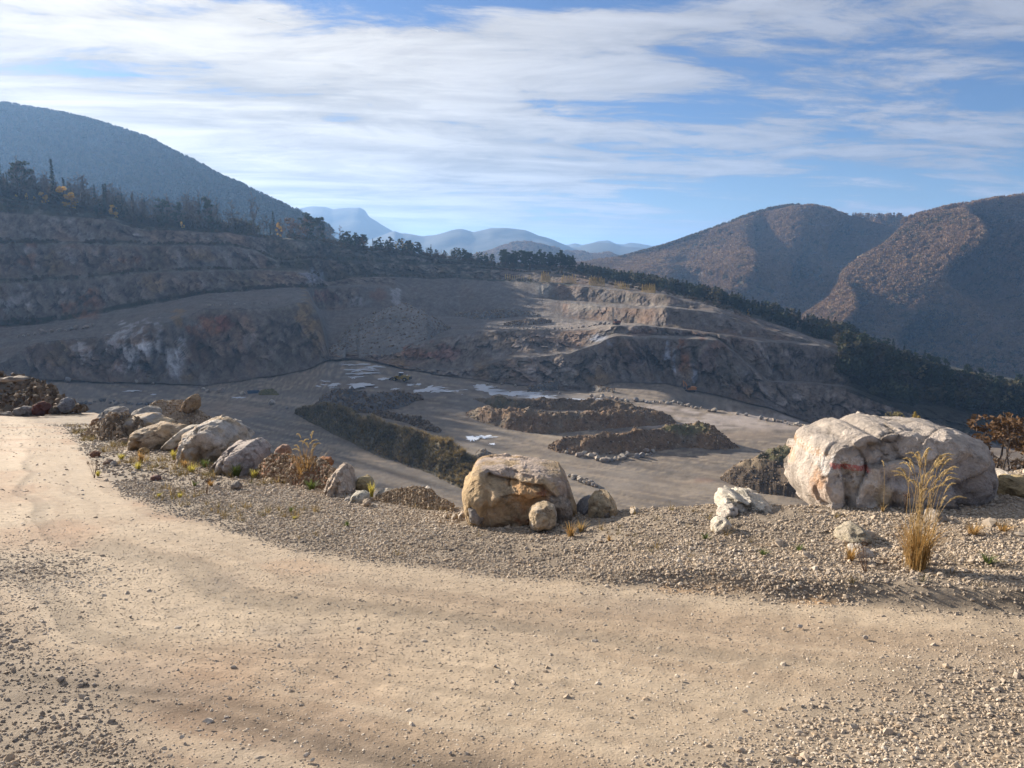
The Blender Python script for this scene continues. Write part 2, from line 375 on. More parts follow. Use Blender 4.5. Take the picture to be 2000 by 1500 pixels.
def build_quarry():
    p = SQ.p.copy(); L = SQ.line; t = SQ.t
    px, py = proj(p[..., 0], p[..., 1], p[..., 2])
    wall = np.isin(L, (0, 2, 4, 6, 8, 10)).astype(float)
    collapsed = (L == 2) & (px < 630)
    wall[(L == 4) & (px < 615)] = 0; wall[collapsed] = 0
    scree = ((L == 6) & (px > 770) & (px < 1060)) | ((L == 4) & (px > 700) & (px < 1100))
    forest = sst(px, 1620, 1680)*(py < 0.35*(px-1640)+760)
    env = np.sin(np.pi*np.clip(t, 0, 1))**0.75*wall+0.05
    env = np.where(scree, 0.12, env)
    env = env*np.where((px > 1000) & (L >= 4), .5, 1.0)
    # fractured faces: tilted slabs and buttresses
    q = p*np.array([1, 1, 0.45])
    sk = q.copy(); sk[..., 0] += p[..., 2]*0.35
    butt = fbm(sk, 1/16.0, 3, 21); frac = fbm(sk, 1/5.0, 4, 31, 0.6, True); fine = fbm(p, 1/1.6, 3, 41, 0.6, True)
    w1, e1 = worley(sk*np.array([1, 1, .7])+1.0*frac[..., None], 1/7.0, 200); w2, e2 = worley(sk, 1/2.7, 210)
    disp = env*(butt*np.where((L >= 6) & (px < 620), 1.5, 3.0)+frac*0.7+w1*np.where((L >= 6) & (px < 620), 1.1, 1.9)+w2*0.9+fine*0.3)
    crag = sst(fbm(sk, 1/9.0, 2, 77), 0.1, 0.35)*env*1.2
    joint = fbm(p*np.array([1/1.6, 1/1.6, 1/14.0])+.3*butt[..., None], 1.0, 3, 240, .6); disp = disp+env*joint*.7
    p[..., 1] -= disp+crag; p[..., 0] += env*fbm(sk, 1/7.0, 3, 51)*1.6
    p[..., 2] += (1-wall)*fbm(p, 1/6.0, 3, 61)*0.5+env*fbm(p, 1/3.0, 2, 62)*0.4
    # colour
    n1 = fbm(sk, 1/22.0, 4, 71, 0.6); n2 = fbm(p, 1/4.0, 4, 81, 0.6); n3 = fbm(sk, 1/9.0, 3, 91, 0.6)
    c = np.zeros(p.shape)+np.array((0.29, 0.235, 0.195)); tone = (1+.42*w1+.30*w2)
    c = cmix(c, (0.20, 0.165, 0.145), sst(n2, -0.1, 0.5)*0.6)
    c = cmix(c, (0.36, 0.22, 0.145), sst(n1, -0.1, 0.4)*0.6)
    c = cmix(c, (0.46, 0.42, 0.40), sst(n3, 0.15, 0.5)*0.45)
    c = cmix(c, (0.13, 0.125, 0.085), sst(fbm(p, 1/14.0, 3, 101), 0.15, 0.5)*0.35*wall)
    grey = (1-wall)+scree
    c = cmix(c, (0.235, 0.215, 0.20), np.clip(grey, 0, 1)*0.85*(0.8+0.2*n2))
    # grown-over benches
    veg = np.zeros(px.shape)
    veg += ((L == 7) | (L == 9) | (L == 11))*1.0*(px < 1120)
    veg += (L == 5)*(px < 640)*0.9
    veg += (L == 6)*(t < 0.10)*(px < 640)
    veg += ((L == 8) | (L == 10))*(px > 520)*(px < 960)*0.65
    veg += ((L == 11) | (L == 9))*(px > 1000)*(px < 1480)*0.8
    veg = np.clip(veg, 0, 1)*sst(n2+0.55, 0.05, 0.5)
    lip = ((L == 7) | (L == 9) | (L == 5))*sst(t, .5, .05)*(px < 620)+wall*sst(t, .90, .99)*(px < 620)
    c = cmix(c, (0.052, 0.060, 0.034), veg*0.92)
    c = cmix(c, (0.46, 0.40, 0.34), np.clip(lip, 0, 1)*.6*sst(n2, -.4, .2)*(L != 5))
    c = cmix(c, (0.16, 0.13, 0.045), veg*sst(fbm(p, 1/9.0, 3, 111), 0.2, 0.5)*0.5)
    rust = (0.42, 0.17, 0.075); ochre = (0.42, 0.26, 0.11); pale = (0.80, 0.78, 0.78); dark = (0.09, 0.082, 0.08); red = (0.38, 0.13, 0.09)
    blue = (0.62, 0.68, 0.82)
    c = blobs(px, py, c, [
        (170,595,40,34,rust,.75),(60,505,22,26,rust,.6),(105,515,18,22,ochre,.5),(265,500,24,18,rust,.5),(300,560,30,20,ochre,.5),(140,500,20,20,pale,.3),
        (40,590,30,30,pale,.35),(395,500,40,14,ochre,.45),(480,548,60,14,ochre,.35),(615,540,25,16,blue,.35),
        (255,685,34,46,pale,.9),(300,672,34,44,pale,.95),(345,695,26,54,pale,.9),(300,715,24,24,(0.12,0.12,0.125),.9),(165,690,22,22,pale,.5),(370,735,20,18,ochre,.5),
        (120,690,24,30,ochre,.4),(200,690,10,28,dark,.55),(235,700,16,30,rust,.35),
        (400,640,50,22,rust,.85),(440,630,26,16,red,.7),(385,690,36,40,(0.15,0.08,0.05),.8),(470,700,40,26,(0.17,0.13,0.11),.5),(350,620,16,22,ochre,.7),
        (600,620,18,50,ochre,.65),(620,660,16,40,ochre,.6),(560,650,20,40,(0.20,0.18,0.17),.5),(520,740,30,10,(0.16,0.13,0.12),.4),
        (640,580,28,12,red,.5),(700,590,26,10,pale,.35),(775,580,12,22,pale,.5),(740,575,20,14,rust,.35),
        (800,690,36,14,rust,.5),(870,690,36,18,red,.5),(780,705,12,20,ochre,.55),
        (975,665,34,18,ochre,.5),(940,720,18,20,ochre,.45),(985,715,40,24,(0.16,0.16,0.15),.5),(1170,660,22,8,blue,.6),(1190,672,12,12,blue,.55),
        (1175,740,30,22,ochre,.55),(1303,690,7,36,blue,.75),(1316,700,7,36,blue,.65),(1338,700,16,34,rust,.75),(1345,730,14,16,ochre,.5),
        (1358,736,7,16,blue,.7),(1380,700,26,30,(0.20,0.13,0.13),.5),(1250,650,30,10,rust,.4),(1260,700,40,30,(0.20,0.17,0.18),.5),
        (1420,670,40,14,rust,.3),(1480,640,50,16,(0.19,0.14,0.12),.4),(1560,700,60,30,(0.19,0.175,0.18),.5),(1460,790,26,30,ochre,.35),
        (1063,563,18,16,(0.46,0.43,0.38),.8),(1085,510,20,12,pale,.4),(1140,600,40,8,(0.42,0.38,0.33),.7),
        (1130,636,160,9,(0.47,0.40,0.34),.8),(1300,596,60,4,(0.5,0.44,0.38),.8),(1290,658,80,5,(0.46,0.42,0.37),.6)], fbm(p, 1/5.0, 4, 121, 0.6))
    c = cmix(c, (0.040, 0.040, 0.026), forest*0.9)
    c = c*(1+0.25*fbm(p, 1/1.3, 2, 131)[..., None])*(1+(tone-1)*env)[..., None]
    c = c*(1+.30*np.clip(env, 0, 1)*joint-.45*np.clip(env, 0, 1)*sst(-joint, .30, .45))[..., None]
    c = c*(1-.6*np.clip(env, 0, 1)*sst(e1, .14, .02)*sst(n2, -.3, .2))[..., None]*0.55
    me = mesh_np('quarry_terraces', p, grid_faces(*p.shape[:2]), M_QUARRY, c, smooth=False)
    tag(obj('quarry_terraces', me), kind='structure')
build_quarry()
# ground behind the crest, falling gently away, so that the trees stand on something
def build_crest():
    px = SQ.px; rows = []
    for k, (b, dz) in enumerate([(-6, -1.5), (0, -0.4), (20, 0.6), (60, 0.5), (130, -8), (300, -60), (620, -150)]):
        d = SQ.dd[-1]+b; z = SQ.zz[-1]+dz*np.ones_like(px)
        if b > 130: z = np.minimum(z, -40-0.25*b)
        rows.append(np.stack([(px-1000)/F*(d*math.cos(PITCH)-z*math.sin(PITCH)), d, z], -1))
    p = np.array(rows); p[..., 2] += fbm(p, 1/12.0, 3, 5)*0.5
    c = np.zeros(p.shape)+np.array((0.06, 0.058, 0.035))
    tag(obj('wooded_ground', mesh_np('wooded_ground', p, grid_faces(*p.shape[:2]), M_HILL, c)), kind='structure')
build_crest()

# pit floor: from below the foreground bank to the foot of the faces
FZ = -60.0
def floor_d(py): return -FZ/ratio(py)
edge_x = [-300, 0, 300, 600, 900, 1150, 1250, 1300, 1400, 1500, 1600, 1740, 2000, 2400]
edge_y = [800, 795, 790, 785, 780, 776, 783, 789, 800, 815, 832, 850, 880, 940]
FT = {}
for x in sorted(set(edge_x) | set(Q)):
    e = np.interp(x, edge_x, edge_y); xs = sorted(Q)
    a0 = (np.interp(x, xs, [Q[k][0][0] for k in xs]), np.interp(x, xs, [Q[k][0][1] for k in xs]))
    de = float(floor_d(e))
    if x < 400: de = min(de, a0[1]*0.8)
    ez = (de*float(ratio(e)))
    yy = lambda d, z=FZ: 750-F*math.tan(PITCH-math.atan2(-z, d)) if False else None
    FT[x] = (de, a0)
# build through world heights
fx = np.arange(-300, 2402.5, 3.0)
fde = np.interp(fx, sorted(FT), [FT[k][0] for k in sorted(FT)])
fa0d = np.interp(fx, SQ.px, SQ.dd[0])+6; fa0z = np.interp(fx, SQ.px, SQ.zz[0])-0.6
right = sst(fx, 1250, 1420)
def floor_z(x, d):
    """height of the pit floor at bearing x (picture column) and distance d"""
    de = np.interp(x, fx, fde); a = np.interp(x, fx, fa0d); az_ = np.interp(x, fx, fa0z); r = np.interp(x, fx, right)
    t = np.clip((d-de)/np.maximum(a-de, 1), 0, 1)
    lin = FZ+(az_-FZ)*t
    step = FZ+(az_-FZ)*sst(t, 0.0, 0.35)-r*9*np.sin(np.pi*np.clip(t*1.3, 0, 1))
    return lin*(1-r)+step*r
def floor_pt(x, y):
    r = float(ratio(y)); lo, hi = 90.0, 700.0
    d = np.linspace(90, 480, 1600); g = floor_z(x, d)+r*d
    i = np.argmax(g > 0)
    return Vector(tuple(P(x, y, d[i])))
def build_floor():
    rows = []
    nr = 230
    for k in range(nr):
        t = k/(nr-1)
        d = 1/((1/95.0)*(1-t)+(1/(fa0d+4))*t)
        z = floor_z(fx, d)
        rows.append(np.stack([(fx-1000)/F*(d*math.cos(PITCH)-z*math.sin(PITCH)), d, z], -1))
    p = np.array(rows); px, py = proj(p[..., 0], p[..., 1], p[..., 2])
    p[..., 2] += fbm(p, 1/14.0, 3, 15)*0.35+fbm(p, 1/3.0, 2, 16)*0.08
    n1 = fbm(p, 1/18.0, 4, 17); n2 = fbm(p, 1/3.5, 4, 18, .6)
    c = np.zeros(p.shape)+np.array((0.25, 0.205, 0.165))
    c = cmix(c, (0.20, 0.185, 0.17), sst(n1, -0.1, 0.4)*0.7)
    c = cmix(c, (0.34, 0.285, 0.225), sst(n2, 0.0, 0.5)*0.35)
    # wheel tracks: streaks that follow the haul roads
    def streak(cx, cy, dirx, diry, seed, k=0.25, L=40.0):
        a = math.atan2(diry, dirx); u = p[..., 0]*math.cos(a)+p[..., 1]*math.sin(a); v = -p[..., 0]*math.sin(a)+p[..., 1]*math.cos(a)
        return fbm(np.stack([u/L, v*k*2, 0*u], -1), 1.0, 4, seed, 0.6)
    s1 = streak(0, 0, 1, -0.55, 31); s2 = streak(0, 0, 1, -0.9, 33, 0.35); s3 = streak(0, 0, 1, 0.1, 35, 0.3)
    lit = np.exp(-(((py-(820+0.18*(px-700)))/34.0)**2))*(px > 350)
    c = cmix(c, (0.46, 0.37, 0.27), sst(s1, -0.05, 0.35)*0.7)
    c = cmix(c, (0.13, 0.105, 0.085), sst(s2, 0.05, 0.4)*0.6)
    c = cmix(c, (0.36, 0.27, 0.20), sst(s3, 0.1, 0.6)*0.3*sst(px, 1200, 1400))
    nz = fbm(p, 1/6.0, 4, 37, .6)
    c = blobs(px, py, c, [
        (1420,822,190,16,(0.58,0.50,0.45),.75),(1300,800,70,6,(0.56,0.48,0.43),.7),(1480,835,120,10,(0.50,0.42,0.36),.6),(1400,850,180,10,(0.40,0.31,0.23),.5),
        (1180,860,200,10,(0.42,0.34,0.25),.6),(1020,900,120,26,(0.42,0.34,0.24),.55),(1250,950,200,30,(0.33,0.285,0.24),.6),(1350,940,60,6,(0.42,0.26,0.18),.5),
        (450,800,90,20,(0.34,0.25,0.18),.6),(700,770,220,10,(0.16,0.135,0.12),.55),(250,765,220,12,(0.19,0.17,0.165),.5),(1080,775,120,6,(0.36,0.34,0.33),.5),
        (880,840,100,30,(0.24,0.205,0.165),.5)], nz)
    c = c*(1+0.18*n2[..., None])
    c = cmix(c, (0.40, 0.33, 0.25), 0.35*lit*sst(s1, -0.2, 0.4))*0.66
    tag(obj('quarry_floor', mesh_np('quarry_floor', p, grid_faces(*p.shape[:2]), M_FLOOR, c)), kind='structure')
build_floor()

# ------------------------------------------------------------------ hills and mountains
def hill(name, table, x0, x1, step, rowpx, amp, scale, color_fn, seed, mat=M_HILL, ridge=0.0, smooth=15, hollows=()):
    s = Sheet(table, x0, x1, step, rowpx, smooth=smooth, jit=0, seed=seed)
    p = s.p; top = np.clip((s.line+s.t)/(len(s.dd)-1), 0, 1)
    env = (1-top**6)*sst(top, 0, 0.1)
    n = fbm(p*np.array([1, .6, .6]), 1/scale, 4, seed, 0.55, False)+ridge*fbm(p*np.array([1, .5, .5]), 1/(scale*1.8), 3, seed+5, 0.5, True)
    p[..., 1] -= n*amp*env; p[..., 2] += fbm(p, 4/scale, 3, seed+8)*amp*0.06*env
    px, py = proj(p[..., 0], p[..., 1], p[..., 2])
    for hx, hy, hrx, hry, dep in hollows: p[..., 1] += dep*np.exp(-((px-hx)/hrx)**2-((py-hy)/hry)**2)*env
    o = obj(name, mesh_np(name, p, grid_faces(*p.shape[:2]), mat, color_fn(p, px, py)))
    tag(o, kind='structure'); s.p = p
    return s
def c_leftHill(p, px, py):
    c = np.zeros(p.shape)+np.array((0.030, 0.042, 0.026)); c = cmix(c, (0.07, 0.055, 0.035), sst(fbm(p, 1/160.0, 3, 3), 0, .5)*.6)
    return blobs(px, py, c, [(225,297,9,5,(0.3,0.29,0.26),.7),(130,270,60,12,(0.09,0.09,0.05),.5),(318,306,4,3,(0.3,0.3,0.27),.7)], fbm(p, 1/25.0, 3, 4))
LH = hill('wooded_hill', {
  -1100: [(640,900),(480,1300),(300,1800),(290,2400)], -500: [(600,900),(440,1300),(232,1850),(240,2500)], -200: [(580,900),(420,1300),(212,1900),(222,2500)],
  0: [(570,900),(410,1250),(215,1850),(230,2500)], 60: [(560,900),(410,1250),(221,1830),(240,2500)], 125: [(550,900),(420,1250),(233,1800),(250,2500)], 200: [(540,900),(430,1200),(252,1750),(270,2500)],
  270: [(540,900),(440,1200),(276,1700),(300,2500)], 350: [(540,900),(450,1150),(314,1650),(340,2500)], 420: [(540,900),(465,1100),(350,1550),(370,2500)],
  480: [(540,900),(480,1050),(382,1480),(400,2400)], 550: [(540,900),(495,1000),(418,1400),(440,2300)], 620: [(545,900),(510,960),(448,1330),(470,2200)], 760: [(560,880),(535,930),(500,1230),(510,2200)]},
  -1100, 760, 5, 4, 90, 260, c_leftHill, 41)
def c_rh(p, px, py):
    c = np.zeros(p.shape)+np.array((0.085, 0.066, 0.050)); c = cmix(c, (0.045, 0.048, 0.03), sst(fbm(p, 1/120.0, 4, 6), 0, .4)*.7)
    return blobs(px, py, c, [(1890,423,50,6,(0.24,0.22,0.10),.7),(1700,432,60,3,(0.20,0.17,0.12),.6)], fbm(p, 1/25.0, 3, 4))
RH1 = hill('wooded_hillside', {
  1080: [(640,900),(600,1100),(560,1300),(532,1500),(540,1900)], 1180: [(660,900),(600,1120),(555,1300),(517,1560),(530,2000)], 1300: [(680,900),(610,1130),(545,1330),(487,1620),(500,2100)],
  1400: [(690,900),(620,1130),(530,1360),(453,1660),(470,2200)], 1450: [(700,900),(620,1150),(520,1380),(434,1680),(450,2200)], 1500: [(710,900),(620,1150),(515,1400),(419,1700),(430,2200)],
  1550: [(720,900),(620,1160),(510,1420),(412,1700),(430,2200)], 1580: [(720,900),(620,1160),(510,1420),(414,1710),(430,2200)], 1620: [(720,900),(620,1160),(510,1450),(424,1730),(440,2200)],
  1700: [(720,900),(620,1180),(520,1480),(431,1760),(445,2200)], 1780: [(720,900),(620,1180),(520,1500),(434,1780),(450,2200)], 2300: [(720,900),(620,1180),(520,1500),(430,1780),(450,2200)]},
  1080, 2300, 4, 4, 125, 330, c_rh, 61, ridge=0.6, hollows=((1700,480,50,60,240),(1600,560,40,70,150),(1430,520,30,50,-120),(1350,560,30,60,90),(1500,470,26,40,90)))
RH2 = hill('wooded_slope', {
  1500: [(760,780),(720,860),(690,960),(665,1080),(690,1500)], 1560: [(770,780),(720,870),(650,1000),(605,1130),(640,1500)], 1600: [(780,780),(720,870),(630,1020),(562,1180),(600,1600)],
  1650: [(790,780),(720,870),(610,1040),(517,1230),(540,1700)], 1700: [(800,780),(720,880),(590,1060),(476,1280),(500,1800)], 1740: [(810,780),(720,880),(570,1070),(446,1310),(470,1800)],
  1790: [(820,780),(720,880),(560,1080),(427,1330),(450,1800)], 1850: [(830,780),(720,890),(560,1100),(413,1340),(440,1800)], 1900: [(840,780),(720,890),(560,1150),(406,1350),(430,1800)],
  1950: [(850,780),(720,890),(560,1170),(400,1350),(420,1800)], 2000: [(860,780),(720,880),(560,1120),(393,1340),(420,1800)], 2150: [(880,770),(720,850),(560,1000),(372,1300),(400,1800)], 2500: [(920,760),(720,830),(540,950),(330,1250),(360,1800)]},
  1500, 2500, 4, 4, 130, 330, c_rh, 83, ridge=0.7, hollows=((1935,500,60,55,330),(1985,540,60,60,200),(1850,470,30,50,-130),(1700,650,50,50,120),(1850,680,60,50,140),(1620,600,30,50,-80)))
def c_far(p, px, py): return np.zeros(p.shape)+np.array((0.045, 0.05, 0.045))+0.02*fbm(p, 1/400.0, 3, 2)[..., None]
def mountain(name, crest, d, base_y, seed, amp, scale, step=3):
    t = {x: [(base_y, d*0.72), ((base_y+y)/2, d*0.86), (y, d), (y+14, d*1.3)] for x, y in crest}
    return hill(name, t, crest[0][0], crest[-1][0], step, 3, amp, scale, c_far, seed, M_FAR, ridge=0.6, smooth=3)
mountain('flat_topped_mountain', [(470,440),(520,424),(550,412),(575,404),(600,400),(625,402),(645,407),(690,405),(705,406),(716,412),(722,424),(738,434),(755,444),(775,457),(795,463),(815,470),(850,480),(900,492),(960,504)], 5600, 525, 5, 260, 900)
mountain('distant_mountain', [(690,480),(740,462),(762,452),(770,450),(785,457),(800,458),(830,463),(850,458),(880,450),(900,449),(925,455),(940,452),(960,446),(985,443),(1000,444),(1025,449),(1050,461),(1080,470),(1100,478),(1125,490),(1150,500),(1180,512)], 4700, 530, 6, 260, 800)
mountain('distant_ridge', [(1050,492),(1100,486),(1130,482),(1150,475),(1170,472),(1190,474),(1210,480),(1240,482),(1260,486),(1300,497),(1360,510)], 4900, 528, 7, 200, 700)
mountain('farthest_range', [(1040,492),(1110,478),(1122,475),(1135,479),(1165,471),(1185,470),(1200,478),(1215,479),(1230,475),(1250,476),(1272,481),(1290,477),(1305,474),(1320,478),(1350,488),(1420,500)], 6600, 520, 8, 200, 900)
def c_mid(p, px, py): return cmix(np.zeros(p.shape)+np.array((0.05, 0.055, 0.04)), (0.10, 0.08, 0.05), sst(fbm(p, 1/90.0, 3, 2), 0, .5))
MH = hill('low_wooded_hills', {x: [(545,1900),(532,2200),(y,2600),(y+12,3200)] for x, y in [(880,520),(930,504),(970,492),(1005,482),(1030,481),(1060,488),(1085,494),(1105,500),(1130,498),(1160,506),(1190,502),(1215,512),(1260,520),(1340,522)]}, 880, 1340, 3, 3, 110, 300, c_mid, 9, smooth=5)
# valley floor between the quarry ridge and the far hills, out to the horizon
gp = np.array([[x, y, (-190 if y < 9000 else -150)] for y in (600, 1500, 3000, 6000, 9000, 16000) for x in (-16000, -6000, -2000, 0, 2000, 6000, 16000)], float)
tag(obj('valley_ground', mesh_np('valley_ground', gp, grid_faces(6, 7)[:, ::-1], M_HILL, np.zeros(gp.shape)+np.array((0.06, 0.06, 0.04)))), kind='structure')

# ------------------------------------------------------------------ foreground bank
def tiltx(x): return 0.03*np.maximum(x, 0)-0.0
BND_PX = [(-500,797),(60,812),(118,832),(150,868),(190,920),(236,962),(300,995),(420,1030),(560,1068),(700,1098),(900,1120),(1100,1140),(1300,1150),(1500,1172),(1700,1188),(2000,1205),(2500,1240)]
EDGE_PX = [(-500,800),(-200,808),(0,812),(150,806),(190,806),(260,832),(330,866),(420,892),(500,918),(600,944),(700,968),(790,980),(880,990),(1000,1000),(1150,1002),(1300,996),(1400,990),(1550,988),(1750,986),(1850,982),(1930,966),(1980,935),(2050,915),(2200,900),(2500,890)]
def lift_px(px): return 0.02+0.24*sst(px, 950, 1450)
def plane_hit(px, py, lift):
    u = (px-1000)/F
    d = 8.0
    for _ in range(30):
        x = u*d
        sl = 0.17-0.03*max(u, 0)
        d = (1.5-lift)/(float(ratio(py))-sl)
    return np.array([u*d*1.0, d])
def dense(poly, n=12):
    o = []
    for a, b in zip(poly[:-1], poly[1:]):
        for k in range(n): o.append((a[0]+(b[0]-a[0])*k/n, a[1]+(b[1]-a[1])*k/n))
    o.append(poly[-1]); return np.array(o)
EDGE = np.array([plane_hit(x, y, float(lift_px(x))) for x, y in EDGE_PX])
BND = np.array([plane_hit(x, y, 0.0) for x, y in BND_PX])
# lateral correction: bearing is measured on the tilted picture plane
for A in (EDGE, BND): A[:, 0] *= (math.cos(PITCH)+0.25*math.sin(PITCH))
def sdist(X, Y, poly):
    """signed distance to an open polyline; positive on the far side"""
    best = np.full(X.shape, 1e9); sign = np.ones(X.shape)
    for a, b in zip(poly[:-1], poly[1:]):
        ab = b-a; L = (ab**2).sum()
        t = np.clip(((X-a[0])*ab[0]+(Y-a[1])*ab[1])/L, 0, 1)
        ex = X-a[0]-t*ab[0]; ey = Y-a[1]-t*ab[1]; d = np.hypot(ex, ey)
        cr = ab[0]*(Y-a[1])-ab[1]*(X-a[0])
        m = d < best-1e-9
        best = np.where(m, d, best); sign = np.where(m, np.sign(cr), sign)
    return best*np.where(sign == 0, 1, sign)
def fg_h(X, Y, detail=True):
    X = np.asarray(X, float); Y = np.asarray(Y, float)
    z = -1.5-0.17*Y+tiltx(X)
    z = np.where(Y < 0, -1.5-0.05*Y+tiltx(X), z)
    se = sdist(X, Y, EDGE); sb = sdist(X, Y, BND)
    pxc = 1000+F*X/np.maximum(Y, 0.3)
    lift = lift_px(pxc)
    wob = fbm(np.stack([X, Y, 0*X], -1), 1.3, 3, 3)
    sb2 = sb+0.12*wob
    z = z+lift*(0.45*sst(sb2, 0.0, 0.22)+0.55*sst(sb2, 0.1, 2.4))
    drop = np.maximum(se+0.15*wob-0.05, 0)
    slope = 0.78-0.36*sst(pxc, 1750, 1960)
    z = z-drop*slope*np.clip(0.4+drop/1.5, 0, 1)
    z = np.maximum(z, -61.5)
    if detail:
        q = np.stack([X, Y, 0*X], -1)
        z = z+0.022*fbm(q, 0.9, 4, 5)+0.006*fbm(q, 6.0, 3, 6, .6)+0.02*sst(sb, -0.2, 0.6)*fbm(q, 2.6, 4, 9, .6)
        z = z-0.012*sst(fbm(np.stack([(sb+0.35*fbm(q, .45, 3, 24))*3.6, 0.16*X+0.08*Y, 0*X+4], -1), 1.0, 3, 35, .6), .12, .5)
        z = z+0.012*np.sin(sb*5.0+1.5*fbm(q, .3, 2, 8))*sst(-sb, 0.1, 0.6)*np.exp(-((sb+1.6)/1.6)**2)
        # ruts on the shoulder
        z = z-0.02*np.exp(-((sb-0.75+0.2*wob)/0.07)**2)*(fbm(q, .5, 2, 14) > 0)
    return z
def fg_pt(px, py, guess=None):
    """world point where the picture ray meets the foreground bank"""
    d = np.exp(np.linspace(math.log(1.5), math.log(90), 900))
    q = P(px, py, d); h = fg_h(q[:, 0], q[:, 1], False); i = int(np.argmax(q[:, 2] < h))
    if q[i, 2] >= h[i]: i = len(d)-1
    return Vector((q[i, 0], q[i, 1], h[i]))
YB_X = [a for a, b in BND_PX]; YB_Y = [b for a, b in BND_PX]
def gravel_mask(px, py, w=0.0):
    g = sst(np.interp(px, YB_X, YB_Y)-py+w*16, -14, 16)
    bl = np.interp(px, [-200, 0, 150, 250, 350, 420], [1120, 1190, 1280, 1390, 1500, 1600])
    g = np.maximum(g, 0.8*sst(py-bl+w*70, -60, 110))
    br = np.interp(px, [900, 1200, 1500, 1800, 2000], [1560, 1500, 1360, 1270, 1230])
    g = np.maximum(g, 0.85*sst(py-br+w*70, -60, 120))
    g = np.maximum(g, 0.55*np.exp(-((px-60)/130)**2-((py-1110)/45)**2))
    return np.clip(g, 0, 1)
def build_bank():
    cx = np.r_[np.arange(-5000, -500, 60.0), np.arange(-500, 2620, 4.0), np.arange(2620, 7000, 60.0)]; dd = np.exp(np.linspace(math.log(0.9), math.log(150), 420))
    u = (cx-1000)/F
    Y = np.repeat(dd[:, None], len(cx), 1); X = Y*u[None, :]
    Z = fg_h(X, Y); p = np.stack([X, Y, Z], -1)
    px, py = proj(X, Y, Z)
    q = np.stack([X, Y, 0*X], -1)
    se = sdist(X, Y, EDGE); sb = sdist(X, Y, BND)
    w = fbm(q, 1.4, 4, 23, .6)
    g = gravel_mask(px, py, w)
    warp = sb+0.35*fbm(q, .45, 3, 24)
    tr = fbm(np.stack([warp*1.5, 0.10*X+0.05*Y, 0*X], -1), 1.0, 4, 25, .55)   # streaks along the road
    n2 = fbm(q, 3.5, 4, 26, .6)
    c = np.zeros(p.shape)+np.array((0.41, 0.315, 0.222))
    c = cmix(c, (0.52, 0.42, 0.305), sst(tr, -.05, .35)*.8)
    c = cmix(c, (0.29, 0.225, 0.165), sst(-tr, 0.05, 0.35)*.7)
    c = cmix(c, (0.36, 0.215, 0.13), sst(fbm(q, .55, 3, 27), 0.1, .5)*.55*sst(px, 900, 400))
    c = cmix(c, (0.33, 0.27, 0.21), sst(w, 0.1, .5)*.5)
    c = c*(1+.16*fbm(q, 14.0, 3, 29, .7))[..., None]
    rut = fbm(np.stack([warp*3.6, 0.16*X+0.08*Y, 0*X+4], -1), 1.0, 3, 35, .6); c = c*(1-.28*sst(rut, .08, .4))[..., None]; c = cmix(c, (0.56, 0.46, 0.34), .45*sst(-rut, .1, .4))
    grv = cmix(np.zeros(p.shape)+np.array((0.25, 0.205, 0.155)), (0.15, 0.12, 0.09), sst(n2, -.2, .4)*.7)
    c = c*.76*(1-g[..., None])+grv*g[..., None]
    soil = sst(se, -1.2, -0.1)*sst(px, 900, 500)
    c = cmix(c, (0.30, 0.17, 0.095), soil*0.55*sst(n2, -.3, .4))
    c = blobs(px, py, c, [(1380,1150,120,10,(0.40,0.25,0.13),.5),(1600,1175,60,8,(0.36,0.22,0.11),.7),(150,1050,90,30,(0.36,0.22,0.14),.45),(600,1110,80,18,(0.38,0.25,0.16),.4),
        (30,880,40,40,(0.50,0.38,0.28),.5),(1900,1080,120,50,(0.33,0.26,0.17),.5),(1650,1040,100,20,(0.15,0.12,0.09),.6)], w)
    far = sst(se, 0.2, 6)
    c = cmix(c, (0.17, 0.145, 0.10), far)
    tag(obj('ground', mesh_np('ground', p, grid_faces(*p.shape[:2])[:, ::-1], M_SOIL, c)), kind='structure')
    # ground under and behind the viewer
    gx = np.linspace(-30, 30, 41); gy = np.linspace(-25, 1.4, 24)
    X, Y = np.meshgrid(gx, gy); Z = fg_h(X, np.minimum(Y, 2), False)-0.03-0.1*(np.abs(X) > Y*0.9)*0; Z = Z-0.05*(Y > 0.8)
    p = np.stack([X, Y, Z], -1)
    tag(obj('gravel_yard', mesh_np('gravel_yard', p, grid_faces(*p.shape[:2])[:, ::-1]*1, M_SOIL, np.zeros(p.shape)+np.array((0.36, 0.28, 0.19)))), kind='structure')
build_bank()

# ------------------------------------------------------------------ rocks
_ico = {}
def ico(n):
    if n not in _ico:
        bm = bmesh.new(); bmesh.ops.create_icosphere(bm, subdivisions=n, radius=1.0)
        _ico[n] = (np.array([v.co[:] for v in bm.verts]), np.array([[v.index for v in f.verts] for f in bm.faces])); bm.free()
    return _ico[n]
def facet(v, rng, n=12, lo=.62, hi=.88, k=0.9):
    v = v.copy()
    for _ in range(n):
        a = rng.normal(size=3); a /= np.linalg.norm(a); c = rng.uniform(lo, hi)
        e = np.maximum(v@a-c, 0); v -= e[:, None]*a*k
    return v
LIME = (0.40, 0.345, 0.28); OCHRE = (0.42, 0.265, 0.125); RUSTY = (0.33, 0.15, 0.07); GREYR = (0.30, 0.275, 0.255); PALE = (0.56, 0.50, 0.43); DARKR = (0.16, 0.14, 0.125)
def rock_cols(v, base, second, seed, sc=1.2, k=.6):
    n = fbm(v, sc, 4, seed, .6); m = fbm(v, sc*4, 3, seed+3, .6)
    c = cmix(np.zeros(v.shape)+np.array(base), second, sst(n, -0.05, .4)*k)
    c = cmix(c, np.array(base)*0.5, sst(m, .15, .6)*.5)
    return c*(1+.15*fbm(v, sc*9, 2, seed+7)[:, None])
